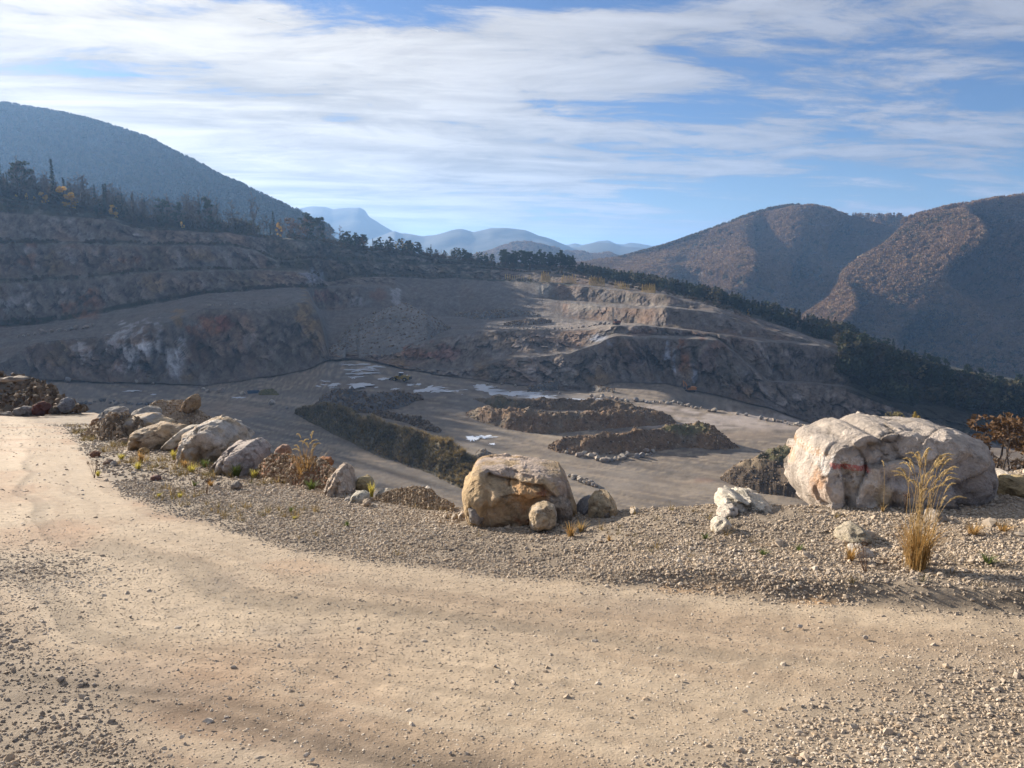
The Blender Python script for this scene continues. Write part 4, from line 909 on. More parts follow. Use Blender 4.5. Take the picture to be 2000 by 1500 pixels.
def heap(name, prof, label, cat, col, col2, ground, seed=1, k=1.15, amp=.13, backk=1.2, rub=600, rs=(.15, .6), parts=None, group=None, mat=None, green=None, step=2.0, tintb=.5, crest=None):
    """a long heap: at each bearing a foot line and a crest line; round cross section with a real back side"""
    prof = sorted(prof); xs = np.array([a[0] for a in prof], float)
    px = np.arange(xs[0], xs[-1]+.1, step); yt = np.interp(px, xs, [a[1] for a in prof]); yb = np.interp(px, xs, [a[2] for a in prof])
    yt = yt+fbm(np.stack([px/22.0, 0*px+seed, 0*px], -1), 1, 2, seed, .5)*np.clip((yb-yt)*.16, 0, 4)
    yb = yb+fbm(np.stack([px/18.0, 0*px+seed+9, 0*px], -1), 1, 2, seed+4)*np.clip((yb-yt)*.06, 0, 1.6)
    kx = np.hanning(9); kx /= kx.sum(); yt = np.convolve(np.pad(yt, 4, 'edge'), kx, 'valid'); yb = np.convolve(np.pad(yb, 4, 'edge'), kx, 'valid')
    base = np.array([ground(x, y) for x, y in zip(px, yb)]); db = base[:, 1]
    hgt = np.maximum((yb-yt), 0.3)*db/F
    dt = db+hgt*k*1.25; top = P(px, yt, dt); top[:, 1] = dt
    back = top.copy(); back[:, 1] = dt+hgt*backk*1.3; back[:, 2] = base[:, 2]-.2
    rows = []
    n1, n2 = 16, 12
    for j in range(n1+1):
        t = j/n1; h = math.sin(t*math.pi/2)**.9 if True else t
        q = base+(top-base)*t; q[:, 2] = base[:, 2]+(top[:, 2]-base[:, 2])*(0.55*t+0.45*h); rows.append(q)
    for j in range(1, n2+1):
        t = j/n2; q = top+(back-top)*t; q[:, 2] = back[:, 2]+(top[:, 2]-back[:, 2])*(.5*(1+math.cos(t*math.pi))*.6+.4*(1-t)); rows.append(q)
    p = np.array(rows); hh = hgt[None, :]
    env = np.array([min(1, j/3) for j in range(len(rows))])[:, None]
    p[..., 2] += (fbm(p, 1/np.maximum(hgt.mean()*.8, .2), 4, seed, .6)*amp*2.6+fbm(p, 3/np.maximum(hgt.mean(), .2), 3, seed+1, .6, True)*amp*.6*(.25 if db.mean() < 70 else 1))*hh*env
    p[..., 1] += fbm(p, 1.5/np.maximum(hgt.mean(), .2), 3, seed+2)*amp*2*hh*env*(.3 if db.mean() < 70 else 1)
    c = cmix(np.zeros(p.shape)+np.array(col), col2, sst(fbm(p, .8/max(hgt.mean(), .3), 4, seed+5, .6), -.1, .4))
    if green:
        PX, PY = proj(p[..., 0], p[..., 1], p[..., 2]); c = blobs(PX, PY, c, green, fbm(p, 1/max(hgt.mean(), .3), 3, seed+6))
    c = c*(1+.25*fbm(p, 6/max(hgt.mean(), .3), 2, seed+8)[..., None])
    org = Vector((float(base[:, 0].mean()), float(db.mean()), float(base[:, 2].min())))
    e = empty(name, org); tag(e, label, cat, group)
    o = obj('earth_body', mesh_np(name+'_body', p-np.array(org), grid_faces(*p.shape[:2]), mat or (M_NEARPILE if db.mean() < 70 else M_PILE), c, smooth=True), e)
    if rub:
        if db.mean() < 20: rub = int(rub*2.5)
        rg = np.random.RandomState(seed+9); jj = rg.randint(0, n1+4, rub); ii = rg.randint(0, len(px), rub)
        pp = p[jj, ii]-np.array(org); s = rs[0]+(rs[1]-rs[0])*rg.rand(rub)**3
        ro = gn_scatter('rubble', RUB, pp, rg.uniform(0, 6, (rub, 3)), np.stack([s, s, s*.8], -1), np.clip(rg.beta(2, 2, rub)+tintb-.5, 0, 1), parent=e); ro['kind'] = 'stuff'
    return e, p, org, px
fl = lambda x, y: floor_pt(x, y)
BR1, BR2 = (0.185, 0.118, 0.068), (0.12, 0.082, 0.050)
heap('earth_bank', [(910,806,812),(935,797,822),(960,796,832),(985,800,838),(1030,806,846),(1080,808,847),(1130,806,842),(1180,801,838),(1240,800,834),(1290,802,830),(1306,808,828),(1320,824,827)],
     'long brown earth bank with pebbly left end, nearer of the two long ones', 'earth bank', BR1, (0.19,0.15,0.105), fl, 3, rub=2600, rs=(.12, .6), k=1.1, tintb=.45)
heap('earth_bank', [(925,778,784),(960,777,800),(1000,780,806),(1050,778,806),(1100,782,806),(1150,780,808),(1190,783,810),(1230,790,814),(1265,796,816),(1290,803,815)],
     'dark lumpy earth bank just behind the long brown one', 'earth bank', BR2, (0.16,0.12,0.08), lambda x, y: floor_pt(x, y-5), 5, rub=1600, rs=(.12, .5), tintb=.35,
     green=[(990,790,60,14,(0.06,0.06,0.035),.7)])
heap('earth_bank', [(1072,872,876),(1090,858,884),(1120,853,888),(1150,850,890),(1180,845,888),(1215,842,886),(1260,845,884),(1290,841,880),(1310,836,876),(1340,829,874),(1375,830,876),(1400,844,878),(1425,860,876),(1442,873,876)],
     'nearest earth bank on the floor with a grassy hump at its right end', 'earth bank', BR1, (0.20,0.155,0.11), fl, 7, rub=2400, rs=(.12, .6), k=1.1, tintb=.45,
     green=[(1350,838,50,14,(0.10,0.105,0.04),.8)])
def fg_far(x, y): return floor_pt(x, min(y, 985))
heap('earth_bank', [(1408,934,938),(1430,918,948),(1455,900,956),(1480,893,962),(1510,880,966),(1540,872,972),(1575,862,978),(1620,860,980),(1680,866,980)],
     'dark humus heap partly hidden by the painted boulder', 'earth bank', (0.075,0.055,0.038), (0.15,0.11,0.075), fg_far, 9, rub=1500, rs=(.12, .5), green=[(1530,885,40,14,(0.07,0.075,0.03),.7),(1470,905,30,10,(0.22,0.17,0.11),.7)])
heap('gravel_cone', [(636,688,690),(655,672,697),(680,640,702),(705,622,700),(730,612,697),(760,603,693),(785,594,687),(797,592,683),(815,602,676),(835,614,664),(855,626,652),(878,639,642)],
     'big grey cone of tipped gravel on the ramp below the middle face', 'gravel heap', (0.20,0.185,0.17), (0.155,0.145,0.135), lambda x, y: SQ.hit(x, y) or floor_pt(x, y), 11, rub=1800, rs=(.25, 1.1), k=1.5, amp=.05, backk=.9, tintb=.4)
heap('stone_heap', [(985,632,636),(1005,627,637),(1030,624,636),(1060,622,632),(1078,626,629)], 'flat pile of grey stones on the sunlit bench', 'stone heap', (0.19,0.18,0.17), (0.27,0.25,0.23), lambda x, y: SQ.hit(x, y), 13, rub=500, rs=(.4, 1.0), k=1.2)
heap('stone_heap', [(890,612,616),(920,609,622),(950,608,624),(985,609,621),(1010,614,618)], 'long windrow of grey stones on the shaded bench', 'stone heap', (0.15,0.15,0.15), (0.21,0.205,0.20), lambda x, y: SQ.hit(x, y), 15, rub=700, rs=(.4, 1.0), k=1.2)
heap('stone_heap', [(960,606,609),(985,604,611),(1020,608,616),(1050,613,619)], 'low ridge of stones behind the shaded windrow', 'stone heap', (0.15,0.15,0.15), (0.21,0.205,0.20), lambda x, y: SQ.hit(x, y), 16, rub=400, rs=(.4, .9), k=1.2)
heap('stone_heap', [(1050,770,772),(1030,757,768),(1060,748,765),(1100,743,762),(1150,748,762),(1200,760,768)][1:], 'dark mound of muck at the foot of the far face', 'stone heap', (0.12,0.115,0.11), (0.16,0.15,0.14), lambda x, y: floor_pt(x, y), 17, rub=700, rs=(.2, .8))
# dark blasted rock, two piles, each block its own boulder
def rock_pile(prof, label_heap, lab, group, n, size, seed, meshes, ground=fl):
    e, p, org, px = heap('stone_heap', prof, label_heap, 'stone heap', (0.13,0.12,0.115), (0.09,0.085,0.08), ground, seed, rub=900, rs=(.4, 1.3), tintb=.25)
    rg = np.random.RandomState(seed)
    for i in range(n):
        a = p[rg.randint(1, 22), rg.randint(1, len(px)-1)]; o = obj('boulder', meshes[rg.randint(len(meshes))]); s = size*rg.uniform(.55, 1.3)
        o.location = a+np.array([0, 0, -s*.1]); o.scale = (s*rg.uniform(.8, 1.2), s, s*rg.uniform(.7, 1)); o.rotation_euler = tuple(rg.uniform(0, 6, 3))
        tag(o, lab, 'boulder', group)
rock_pile([(612,796,798),(630,775,802),(655,768,806),(690,766,806),(720,771,806),(750,771,802),(790,768,794),(815,772,782),(826,778,781)], 'big pile of dark blasted blocks in the shaded middle of the floor',
          'dark angular block in the larger shaded pile of blasted rock', 'blocks of the larger dark rock pile', 42, 1.25, 21, DARK_ROCKS)
rock_pile([(730,806,808),(745,805,815),(780,812,822),(815,815,834),(840,828,842),(858,840,845)], 'smaller pile of dark blocks behind the grassy bund',
          'dark angular block in the smaller pile behind the grassy bund', 'blocks of the smaller dark rock pile', 22, 1.0, 23, DARK_ROCKS)

# boulder rows on the floor
def row(pts, n, size, lab, group, seed, spread=1.0, meshes=None, ground=fl, cat='boulder'):
    rg = np.random.RandomState(seed); pts = np.array(pts, float); L = np.r_[0, np.cumsum(np.hypot(*(pts[1:]-pts[:-1]).T))]
    for i in range(n):
        t = (i+rg.uniform(.2, .8))/n*L[-1]; x = np.interp(t, L, pts[:, 0])+rg.normal()*spread; y = np.interp(t, L, pts[:, 1])+rg.normal()*spread*.6
        g = ground(x, y)
        if g is None: continue
        o = obj('boulder', (meshes or GRID_ROCKS)[rg.randint(len(meshes or GRID_ROCKS))]); s = size*rg.uniform(.55, 1.35)*.5
        o.location = (g.x, g.y, g.z+s*.15); o.scale = (s*rg.uniform(.85, 1.25), s, s*rg.uniform(.8, 1.1)); o.rotation_euler = (rg.uniform(-.3, .3), rg.uniform(-.3, .3), rg.uniform(0, 6))
        tag(o, lab, cat, group)
row([(1110,882),(1150,894),(1182,902),(1210,897),(1230,890)], 34, 1.9, 'boulder of the pale row in front of the nearest earth bank, left part', 'left boulders before the nearest earth bank', 31, 3)
row([(1215,880),(1245,880),(1275,884),(1268,892),(1240,894)], 18, 2.0, 'boulder of the ring of pale rocks in the middle of the row', 'ring of boulders before the nearest bank', 32, 2)
row([(1265,876),(1300,872),(1320,872)], 9, 2.0, 'boulder at the right end of the pale row before the grassy hump', 'right boulders before the nearest bank', 33, 1.5)
row([(1112,932),(1130,940),(1150,947),(1162,952)], 20, 1.5, 'stone of the little pale row just above the orange block', 'stones of the row near the orange block', 34, 2.5)
row([(1020,915),(1060,915),(1090,922)], 12, 1.3, 'stone peeping out above the orange block', 'stones seen over the orange block', 35, 2)
row([(1150,776),(1200,781),(1260,786),(1320,790),(1370,800)], 40, 1.8, 'boulder of the berm along the far edge of the floor', 'boulders of the far edge berm', 36, 2.2)
row([(1372,803),(1405,806)], 2, 2.2, 'one of two lone boulders past the end of the edge berm', 'two lone boulders past the berm', 37, .3)
row([(1435,809),(1462,814)], 2, 2.0, 'one of two lone boulders in the middle of the far edge', 'two lone boulders mid edge', 38, .3)
row([(1483,818),(1500,823)], 2, 2.0, 'one of two boulders before the edge rubble', 'two boulders before the edge rubble', 39, .3)
row([(1508,822),(1540,828),(1575,834),(1600,837)], 22, 1.6, 'broken rock in the rubble at the right end of the floor edge', 'rubble at the right end of the floor edge', 40, 2.5)
hitq = lambda x, y: SQ.hit(x, y)
row([(1000,641),(1075,644),(1120,643)], 14, 1.6, 'boulder guarding the rim of the sunlit bench, left part', 'rim boulders of the sunlit bench, left', 41, .8, ground=hitq)
row([(1130,641),(1160,636),(1192,633)], 16, 1.9, 'pale boulder on the rim of the sunlit bench beside the drill rig', 'rim boulders beside the drill rig', 42, .8, ground=hitq)
row([(925,640),(960,641),(995,641)], 7, 1.3, 'boulder on the shaded rim left of the sunlit bench', 'rim boulders in shade', 43, .5, ground=hitq)
row([(30,660),(100,650),(165,642),(188,636)], 14, 2.6, 'boulder lined up on the rim above the white cliff', 'rim boulders above the white cliff', 44, 1.5, ground=hitq)
row([(400,598),(500,594),(560,592)], 12, 1.5, 'small boulder on the rim above the brown cliff', 'rim boulders above the brown cliff', 45, 1, ground=hitq)
row([(1090,760),(940,752),(1000,766),(1060,768),(1110,772)], 10, 1.6, 'rock standing beside the puddles at the foot of the far face', 'rocks beside the puddles', 46, 3)
row([(120,748),(182,747),(240,750),(330,752)], 5, 3.0, 'pale fallen block at the foot of the white cliff', 'fallen blocks under the white cliff', 47, 2)
for x, y, s, l in [(183,746,4.2,'tall pale fallen block under the white cliff'), (431,767,4.0,'grey block standing alone in the shade left of the blue trough'), (474,772,3.4,'tan block touching the blue trough'), (530,790,4.0,'brownish block beside the haul road bend'),
                   (398,762,2.6,'dark block at the tip of the white spur'), (560,799,1.8,'little dark block on the haul road verge'), (405,767,2.4,'low dark block next to the white spur')]:
    g = floor_pt(x, y); o = obj('boulder', GRID_ROCKS[(x+3) % 8]); o.location = g; o.scale = (s*.5, s*.5, s*.48); o.rotation_euler = (0, 0, x); tag(o, l, 'boulder')

# grassy bund between the haul road and the floor
bund_prof = [(575,806,808),(600,800,822),(630,796,838),(660,802,852),(690,812,866),(720,822,882),(750,830,896),(790,840,908),(820,846,918),(850,858,930),(880,874,944),(905,890,956),(925,905,962),(945,922,960)]
be, bp, borg, bpx = heap('grassy_bund', bund_prof, 'long grass covered bund along the haul road', 'bund', (0.085,0.070,0.040), (0.13,0.105,0.06), fl, 51, rub=900, rs=(.2, .6), amp=.12, k=1.2)
heap('gravel_heap', [(910,905,915),(925,890,930),(942,883,940),(960,884,938),(980,890,930),(1000,902,915)], 'grey gravel hump between the bund and the orange block', 'gravel heap', (0.20,0.175,0.145), (0.14,0.12,0.10), fl, 53, rub=500, rs=(.15, .5))
def blade_mesh(name, n, h, spread, width, droop, seed, mat):
    rg = np.random.RandomState(seed); V = []; Fc = []
    for i in range(n):
        a = rg.uniform(0, 6.28); r0 = rg.uniform(0, spread*.3); hh = h*rg.uniform(.55, 1.1); out = spread*rg.uniform(.3, 1.2); b = len(V); w = width*rg.uniform(.7, 1.2); ca_, sa_ = math.cos(a), math.sin(a)
        for k, t in enumerate((0, .4, .75, 1)):
            r = r0+out*t**1.6; z = hh*(t-droop*t**3*.5); ww = w*(1-t*.9)
            V += [(ca_*r-sa_*ww, sa_*r+ca_*ww, z), (ca_*r+sa_*ww, sa_*r-ca_*ww, z)]
        for k in range(3): Fc.append((b+2*k, b+2*k+1, b+2*k+3, b+2*k+2))
    return mesh_np(name, V, Fc, mat, smooth=True, attrs={})
M_GTUFT = mat_tint('dry_grass', [(0.10,0.085,0.03),(0.20,0.155,0.07),(0.33,0.25,0.12),(0.16,0.115,0.05),(0.11,0.12,0.035)], trans=.35)
GT = [blade_mesh('grass_piece', 26, 1.0, .55, .035, .5, 600+i, M_GTUFT) for i in range(4)]
rg = np.random.RandomState(5); n = 5200; jj = rg.randint(1, 26, n); ii = rg.randint(2, len(bpx)-1, n); gp_ = bp[jj, ii]-np.array(borg)
s = rg.uniform(.6, 1.7, n)*(1+.4*(jj > 13)); ti = np.clip(.25+.12*rg.normal(size=n)+.28*((jj > 13) & (jj < 19))+.35*fbm(gp_, .15, 3, 3), 0, 1)  # crest tufts get a golden tint, painting in the sun along the top
go_ = gn_scatter('dry_grass', GT, gp_+rg.normal(size=(n, 3))*.2, np.stack([rg.uniform(-.25, .25, n), rg.uniform(-.25, .25, n), rg.uniform(0, 6, n)], -1), np.stack([s, s, s*.9], -1), ti, parent=be); go_['kind'] = 'stuff'

# heaps near the road bend
far_l = lambda d: (lambda x, y: Vector(tuple(P(x, y, d))))
heap('rock_rubble_mound', [(-120,715,830),(-60,722,832),(0,728,834),(20,733,830),(45,738,826),(70,742,815),(95,758,808),(120,776,806),(145,790,803),(165,798,801)], 'dark rubble mound at the left edge beyond the road bend', 'rubble mound', (0.13,0.105,0.08), (0.085,0.07,0.055), far_l(44), 61, rub=1800, rs=(.06, .35), amp=.08, k=1.4, tintb=.35,
     green=[(60,760,40,14,(0.10,0.085,0.03),.6),(90,800,40,10,(0.08,0.085,0.035),.5)])
for x, y, w, h, l, cc in [(80,800,34,30,'dark red block at the foot of the rubble mound',(0.15,0.06,0.045)),(50,804,44,22,'grey slab at the foot of the rubble mound',(0.24,0.22,0.20)),(130,790,26,30,'bluish pointed block at the right end of the mound',(0.22,0.22,0.23)),(28,740,60,10,'pale flat slab sticking out of the top of the mound',(0.32,0.27,0.22)),(8,812,26,14,'light stone low at the left edge',(0.26,0.23,0.20)),(112,800,24,16,'brown block right of the dark red one',(0.13,0.10,0.07))]:
    a = [(x+w/2*math.cos(q)*random.uniform(.85, 1.1), y-h/2*math.sin(q)*random.uniform(.85, 1.1)) for q in np.linspace(0, 5.6, 8)]
    outline_rock('boulder', a, y+h/2, .5, l, cc, tuple(.7*q for q in cc), 700+x, 4, .05, d=42.5)
row([(150,790),(200,786),(260,790),(320,789)], 22, 2.0, 'dark rock in the line of rubble beyond the road bend', 'rubble line beyond the bend', 62, 2.5, meshes=DARK_ROCKS, ground=lambda x, y: floor_pt(x, y))
heap('earth_heap', [(160,850,854),(175,838,856),(195,822,860),(215,812,862),(235,808,862),(255,812,860),(275,830,862),(290,846,856)], 'dark stony earth heap at the left end of the boulder group', 'earth heap', (0.29,0.225,0.16), (0.11,0.085,0.06), lambda x, y: fg_pt(x, y), 63, rub=1100, rs=(.015, .10), k=1.2, tintb=.8)
heap('gravel_heap', [(262,820,838),(280,800,842),(300,787,846),(330,780,848),(355,784,850),(385,800,848),(405,812,846),(425,832,846)], 'tall heap of pale broken gravel behind the boulders', 'gravel heap', (0.32,0.255,0.19), (0.22,0.175,0.13), far_l(29), 64, rub=2200, rs=(.015, .09), k=1.25, amp=.05, tintb=.9)
heap('soil_heap', [(498,922,930),(515,900,938),(540,888,944),(580,890,950),(615,892,954),(640,905,960),(660,925,966),(676,950,968)], 'rusty red soil hump with rocks and grass on the crest', 'soil heap', (0.30,0.155,0.085), (0.22,0.13,0.08), lambda x, y: Vector(tuple(P(x, y, min(fg_pt(x, y).y, float(np.interp(x, EDGE_PXA, EDGE[:, 1]))+.2)))), 65, tintb=.75, rub=900, rs=(.010, .05), k=1.0, amp=.06)
heap('gravel_heap', [(735,968,976),(760,960,982),(790,953,986),(815,951,990),(840,956,994),(862,972,996),(885,985,998)], 'low hump of loose gravel on the crest left of the orange block', 'gravel heap', (0.25,0.215,0.175), (0.19,0.165,0.135), lambda x, y: Vector(tuple(P(x, y, min(fg_pt(x, y).y, float(np.interp(x, EDGE_PXA, EDGE[:, 1]))+.2)))), 66, tintb=.8, rub=1500, rs=(.008, .03), k=1.2, amp=.05)

# ------------------------------------------------------------------ puddles
m, t, b = mat_new('sky_sheen_water'); b.inputs['Base Color'].default_value = (0.80, 0.83, 0.88, 1); b.inputs['Roughness'].default_value = 0.12; b.inputs['Specular IOR Level'].default_value = 0.9; b.inputs['IOR'].default_value = 1.5  # pale base colour stands in for the bright sky mirrored in the water
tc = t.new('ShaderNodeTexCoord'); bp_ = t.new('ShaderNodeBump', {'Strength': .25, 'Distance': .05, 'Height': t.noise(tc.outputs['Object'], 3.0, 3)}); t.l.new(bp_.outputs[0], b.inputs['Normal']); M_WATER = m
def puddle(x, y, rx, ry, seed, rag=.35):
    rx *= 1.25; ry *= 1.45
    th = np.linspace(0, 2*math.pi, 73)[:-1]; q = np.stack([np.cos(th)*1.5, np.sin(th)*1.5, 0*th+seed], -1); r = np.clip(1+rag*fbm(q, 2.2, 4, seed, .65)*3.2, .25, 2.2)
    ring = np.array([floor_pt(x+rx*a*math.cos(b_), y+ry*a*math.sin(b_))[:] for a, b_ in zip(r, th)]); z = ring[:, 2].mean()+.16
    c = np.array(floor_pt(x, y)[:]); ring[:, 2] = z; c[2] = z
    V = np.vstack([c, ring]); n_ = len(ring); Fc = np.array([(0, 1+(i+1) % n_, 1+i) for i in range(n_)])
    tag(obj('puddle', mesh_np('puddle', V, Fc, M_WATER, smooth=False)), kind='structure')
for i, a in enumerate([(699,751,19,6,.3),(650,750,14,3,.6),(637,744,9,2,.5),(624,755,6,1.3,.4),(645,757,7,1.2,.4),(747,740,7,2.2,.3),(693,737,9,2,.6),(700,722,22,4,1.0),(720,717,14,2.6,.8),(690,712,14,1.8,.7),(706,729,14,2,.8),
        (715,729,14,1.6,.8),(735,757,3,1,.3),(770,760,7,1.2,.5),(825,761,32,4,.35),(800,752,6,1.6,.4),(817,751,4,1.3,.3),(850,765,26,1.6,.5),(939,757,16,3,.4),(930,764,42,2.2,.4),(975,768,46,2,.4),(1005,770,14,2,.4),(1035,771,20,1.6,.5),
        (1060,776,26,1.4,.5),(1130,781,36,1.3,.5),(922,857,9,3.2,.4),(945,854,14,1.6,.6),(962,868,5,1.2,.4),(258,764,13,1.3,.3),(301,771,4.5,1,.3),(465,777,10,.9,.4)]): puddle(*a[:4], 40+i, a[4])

# ------------------------------------------------------------------ machines
M_YEL = mat_plain('machine_yellow', (0.28, 0.19, 0.035), .55, grain=.25, scale=1.5); M_BLK = mat_plain('tyre_rubber', (0.02, 0.02, 0.021), .8); M_DGR = mat_plain('dark_steel', (0.06, 0.06, 0.065), .5, .3)
M_GLS = mat_plain('cab_glass', (0.03, 0.04, 0.05), .1, spec=.8); M_WHT = mat_plain('white_paint', (0.75, 0.76, 0.78), .4); M_ORG = mat_plain('machine_orange', (0.45, 0.17, 0.04), .55, grain=.25, scale=1.5); M_BLU = mat_plain('blue_steel', (0.03, 0.07, 0.14), .5, .1)
class MB:
    def __init__(s): s.bm = bmesh.new()
    def box(s, c, d, rot=(0, 0, 0), bev=.05, taper=1.0):
        r = bmesh.ops.create_cube(s.bm, size=1.0); vs = r['verts']
        for v in vs:
            if v.co.z > 0: v.co.x *= taper; v.co.y *= taper
            v.co.x *= d[0]; v.co.y *= d[1]; v.co.z *= d[2]
        es = list({e for v in vs for e in v.link_edges}); rb = bmesh.ops.bevel(s.bm, geom=es, offset=min(bev, min(d)*.3), segments=1, affect='EDGES')
        vv = list({v for f in rb['faces'] for v in f.verts} | {v for v in vs if v.is_valid})
        from mathutils import Euler
        M = Matrix.Translation(Vector(c))@Euler(rot).to_matrix().to_4x4(); bmesh.ops.transform(s.bm, matrix=M, verts=vv); return s
    def cyl(s, c, r, l, axis='Y', seg=20, r2=None):
        rr = bmesh.ops.create_cone(s.bm, cap_ends=True, segments=seg, radius1=r, radius2=r if r2 is None else r2, depth=l)
        M = Matrix.Translation(Vector(c))@{'Y': Matrix.Rotation(math.pi/2, 4, 'X'), 'X': Matrix.Rotation(math.pi/2, 4, 'Y'), 'Z': Matrix.Identity(4)}[axis]; bmesh.ops.transform(s.bm, matrix=M, verts=rr['verts']); return s
    def poly(s, pts, y0, y1):
        a = [s.bm.verts.new((x, y0, z)) for x, z in pts]; b = [s.bm.verts.new((x, y1, z)) for x, z in pts]; n_ = len(pts)
        s.bm.faces.new(a); s.bm.faces.new(b[::-1])
        for i in range(n_): s.bm.faces.new((a[i], b[i], b[(i+1) % n_], a[(i+1) % n_]))
        return s
    def build(s, name, mat, parent):
        bmesh.ops.recalc_face_normals(s.bm, faces=s.bm.faces); me = bpy.data.meshes.new(name); s.bm.to_mesh(me); s.bm.free(); me.materials.append(mat); return obj(name, me, parent)
def loader(loc, rz, sc):
    e = empty('wheel_loader', loc, rz); e.scale = (sc,)*3; tag(e, 'yellow wheel loader with dark cab working beside the puddles', 'wheel loader')
    MB().poly([(.2,1.0),(4.6,1.0),(4.9,1.5),(4.8,2.5),(3.9,2.75),(1.2,2.85),(.4,2.4)], -1.15, 1.15).build('engine_hood', M_YEL, e)
    MB().box((5.05,0,1.6), (.5,2.5,1.3)).build('counterweight', M_DGR, e)
    MB().poly([(-3.2,1.0),(.1,.9),(.3,1.6),(-1.2,2.5),(-2.6,2.3)], -.75, .75).build('front_frame', M_YEL, e)
    c = MB().poly([(-.7,2.3),(1.1,2.6),(1.1,3.9),(-.3,3.9)], -.85, .85).build('cab', M_GLS, e)
    MB().box((.45,0,4.0), (1.9,2.0,.16)).build('cab_roof', M_WHT, c)
    for y in (-.8, .8):
        for x in (-.35, 1.05): MB().box((x, y, 3.2), (.1,.1,1.4), bev=.01).build('cab_post', M_YEL, c)
    for x in (-2.4, 2.6):
        for y in (-1.35, 1.35):
            w = MB().cyl((x, y, .95), .95, .75, seg=24).build('wheel', M_BLK, e); MB().cyl((x, y, .95), .45, .8, seg=16).build('rim', M_YEL, w)
    MB().poly([(-1.2,2.35),(-1.0,2.1),(-3.6,.9),(-4.6,.5),(-4.7,.8),(-3.7,1.35)], -.95, -.75).build('lift_arm', M_YEL, e)
    MB().poly([(-1.2,2.35),(-1.0,2.1),(-3.6,.9),(-4.6,.5),(-4.7,.8),(-3.7,1.35)], .75, .95).build('lift_arm', M_YEL, e)
    MB().poly([(-4.4,.1),(-4.3,1.5),(-4.7,1.6),(-4.95,1.0),(-6.1,.15),(-6.1,.02)], -1.7, 1.7).build('bucket', M_DGR, e)
    MB().cyl((2.9,.5,3.1), .09, .7, 'Z', 8).build('exhaust', M_DGR, e); MB().box((3.6,-.7,3.0), (.5,.4,.3)).build('air_filter', M_WHT, e)
loader(floor_pt(782, 744.5)+Vector((0, 0, .1)), R(-12), 1.05)
def excavator(loc, rz):
    e = empty('excavator', loc, rz); tag(e, 'orange excavator parked under the high face on the shaded floor', 'excavator')
    for y in (-1.3, 1.3):
        MB().poly([(-2.2,.25),(-1.8,0),(1.8,0),(2.2,.3),(2.0,.8),(-2.0,.8)], y-.3, y+.3).build('track', M_BLK, e)
    MB().box((0,0,.95), (1.6,2.2,.3)).build('undercarriage', M_DGR, e)
    MB().poly([(-1.5,1.1),(3.0,1.1),(3.1,2.3),(2.4,2.6),(-.1,2.5),(-1.5,2.2)], -1.35, 1.35).build('body', M_ORG, e)
    MB().box((-1.0,-.8,2.4), (1.6,1.1,1.7), bev=.1).build('cab', M_GLS, e)
    MB().box((2.9,0,1.7), (.6,2.7,1.1)).build('counterweight', M_DGR, e)
    MB().poly([(-1.2,1.6),(-.8,1.9),(-2.3,4.6),(-3.7,5.6),(-3.8,5.2),(-2.7,4.3)], .1, .55).build('boom', M_ORG, e)
    MB().poly([(-3.9,5.8),(-3.4,5.6),(-3.0,2.6),(-3.3,2.5)], .15, .5).build('stick', M_ORG, e)
    MB().poly([(-3.4,2.6),(-2.9,2.6),(-2.3,1.7),(-2.7,1.2),(-3.5,1.6)], -.3, .9).build('bucket', M_DGR, e)
excavator(floor_pt(1348, 766)+Vector((0, 0, .25)), R(4))
def drill(loc):
    e = empty('drill_rig', loc, R(20)); tag(e, 'drill rig with a tall upright mast at the rim of the sunlit bench', 'drill rig')
    for y in (-1.1, 1.1): MB().poly([(-1.8,.2),(-1.5,0),(1.5,0),(1.8,.25),(1.6,.7),(-1.6,.7)], y-.25, y+.25).build('track', M_BLK, e)
    MB().poly([(-1.6,.8),(2.2,.8),(2.2,2.2),(-.4,2.4),(-1.6,1.9)], -1.1, 1.1).build('body', mat_plain('rig_brown', (.16,.05,.03), .6), e)
    MB().box((-.9,-.5,2.5), (1.2,1.0,1.4)).build('cab', M_GLS, e)
    mm = MB()
    for y in (-.3, .3):
        for x in (-2.3, -1.9): mm.box((x, y, 4.6), (.12,.12,9.2), bev=.01)
    for z in np.arange(.6, 9.2, .9): mm.box((-2.1, .3, z), (.5,.08,.08), bev=.01); mm.box((-2.1, -.3, z), (.5,.08,.08), bev=.01)
    mm.build('mast', M_DGR, e); MB().box((-2.1,0,5.2), (.5,.5,.9)).build('drill_head', M_DGR, e); MB().box((-1.5,0,2.6), (1.3,.25,.25), (0,.5,0)).build('boom', M_DGR, e)
drill(SQ.hit(1204, 634) or Vector((50, 420, -36)))
e = empty('trough', floor_pt(495, 768)); tag(e, 'dark blue steel trough in the shade beside an olive mound', 'trough')
MB().poly([(-2.6,1.2),(-2.2,0),(2.2,0),(2.6,1.2),(2.4,1.2),(2.0,.2),(-2.0,.2),(-2.4,1.2)], -1.1, 1.1).build('shell', M_BLU, e); MB().box((0,1.12,.6), (4.6,.08,1.15), bev=.01).build('end_panel', M_BLU, e); MB().box((0,-1.12,.6), (4.6,.08,1.15), bev=.01).build('end_panel', M_BLU, e)
MB().cyl((.4,0,1.5), .08, 1.4, 'Z', 8).build('post', M_DGR, e)
heap('earth_heap', [(505,768,772),(515,759,773),(525,757,773),(537,762,773),(546,771,773)], 'small olive green overgrown mound right of the blue trough', 'earth heap', (0.09,0.085,0.03), (0.14,0.12,0.05), fl, 71, rub=60, rs=(.2, .5))
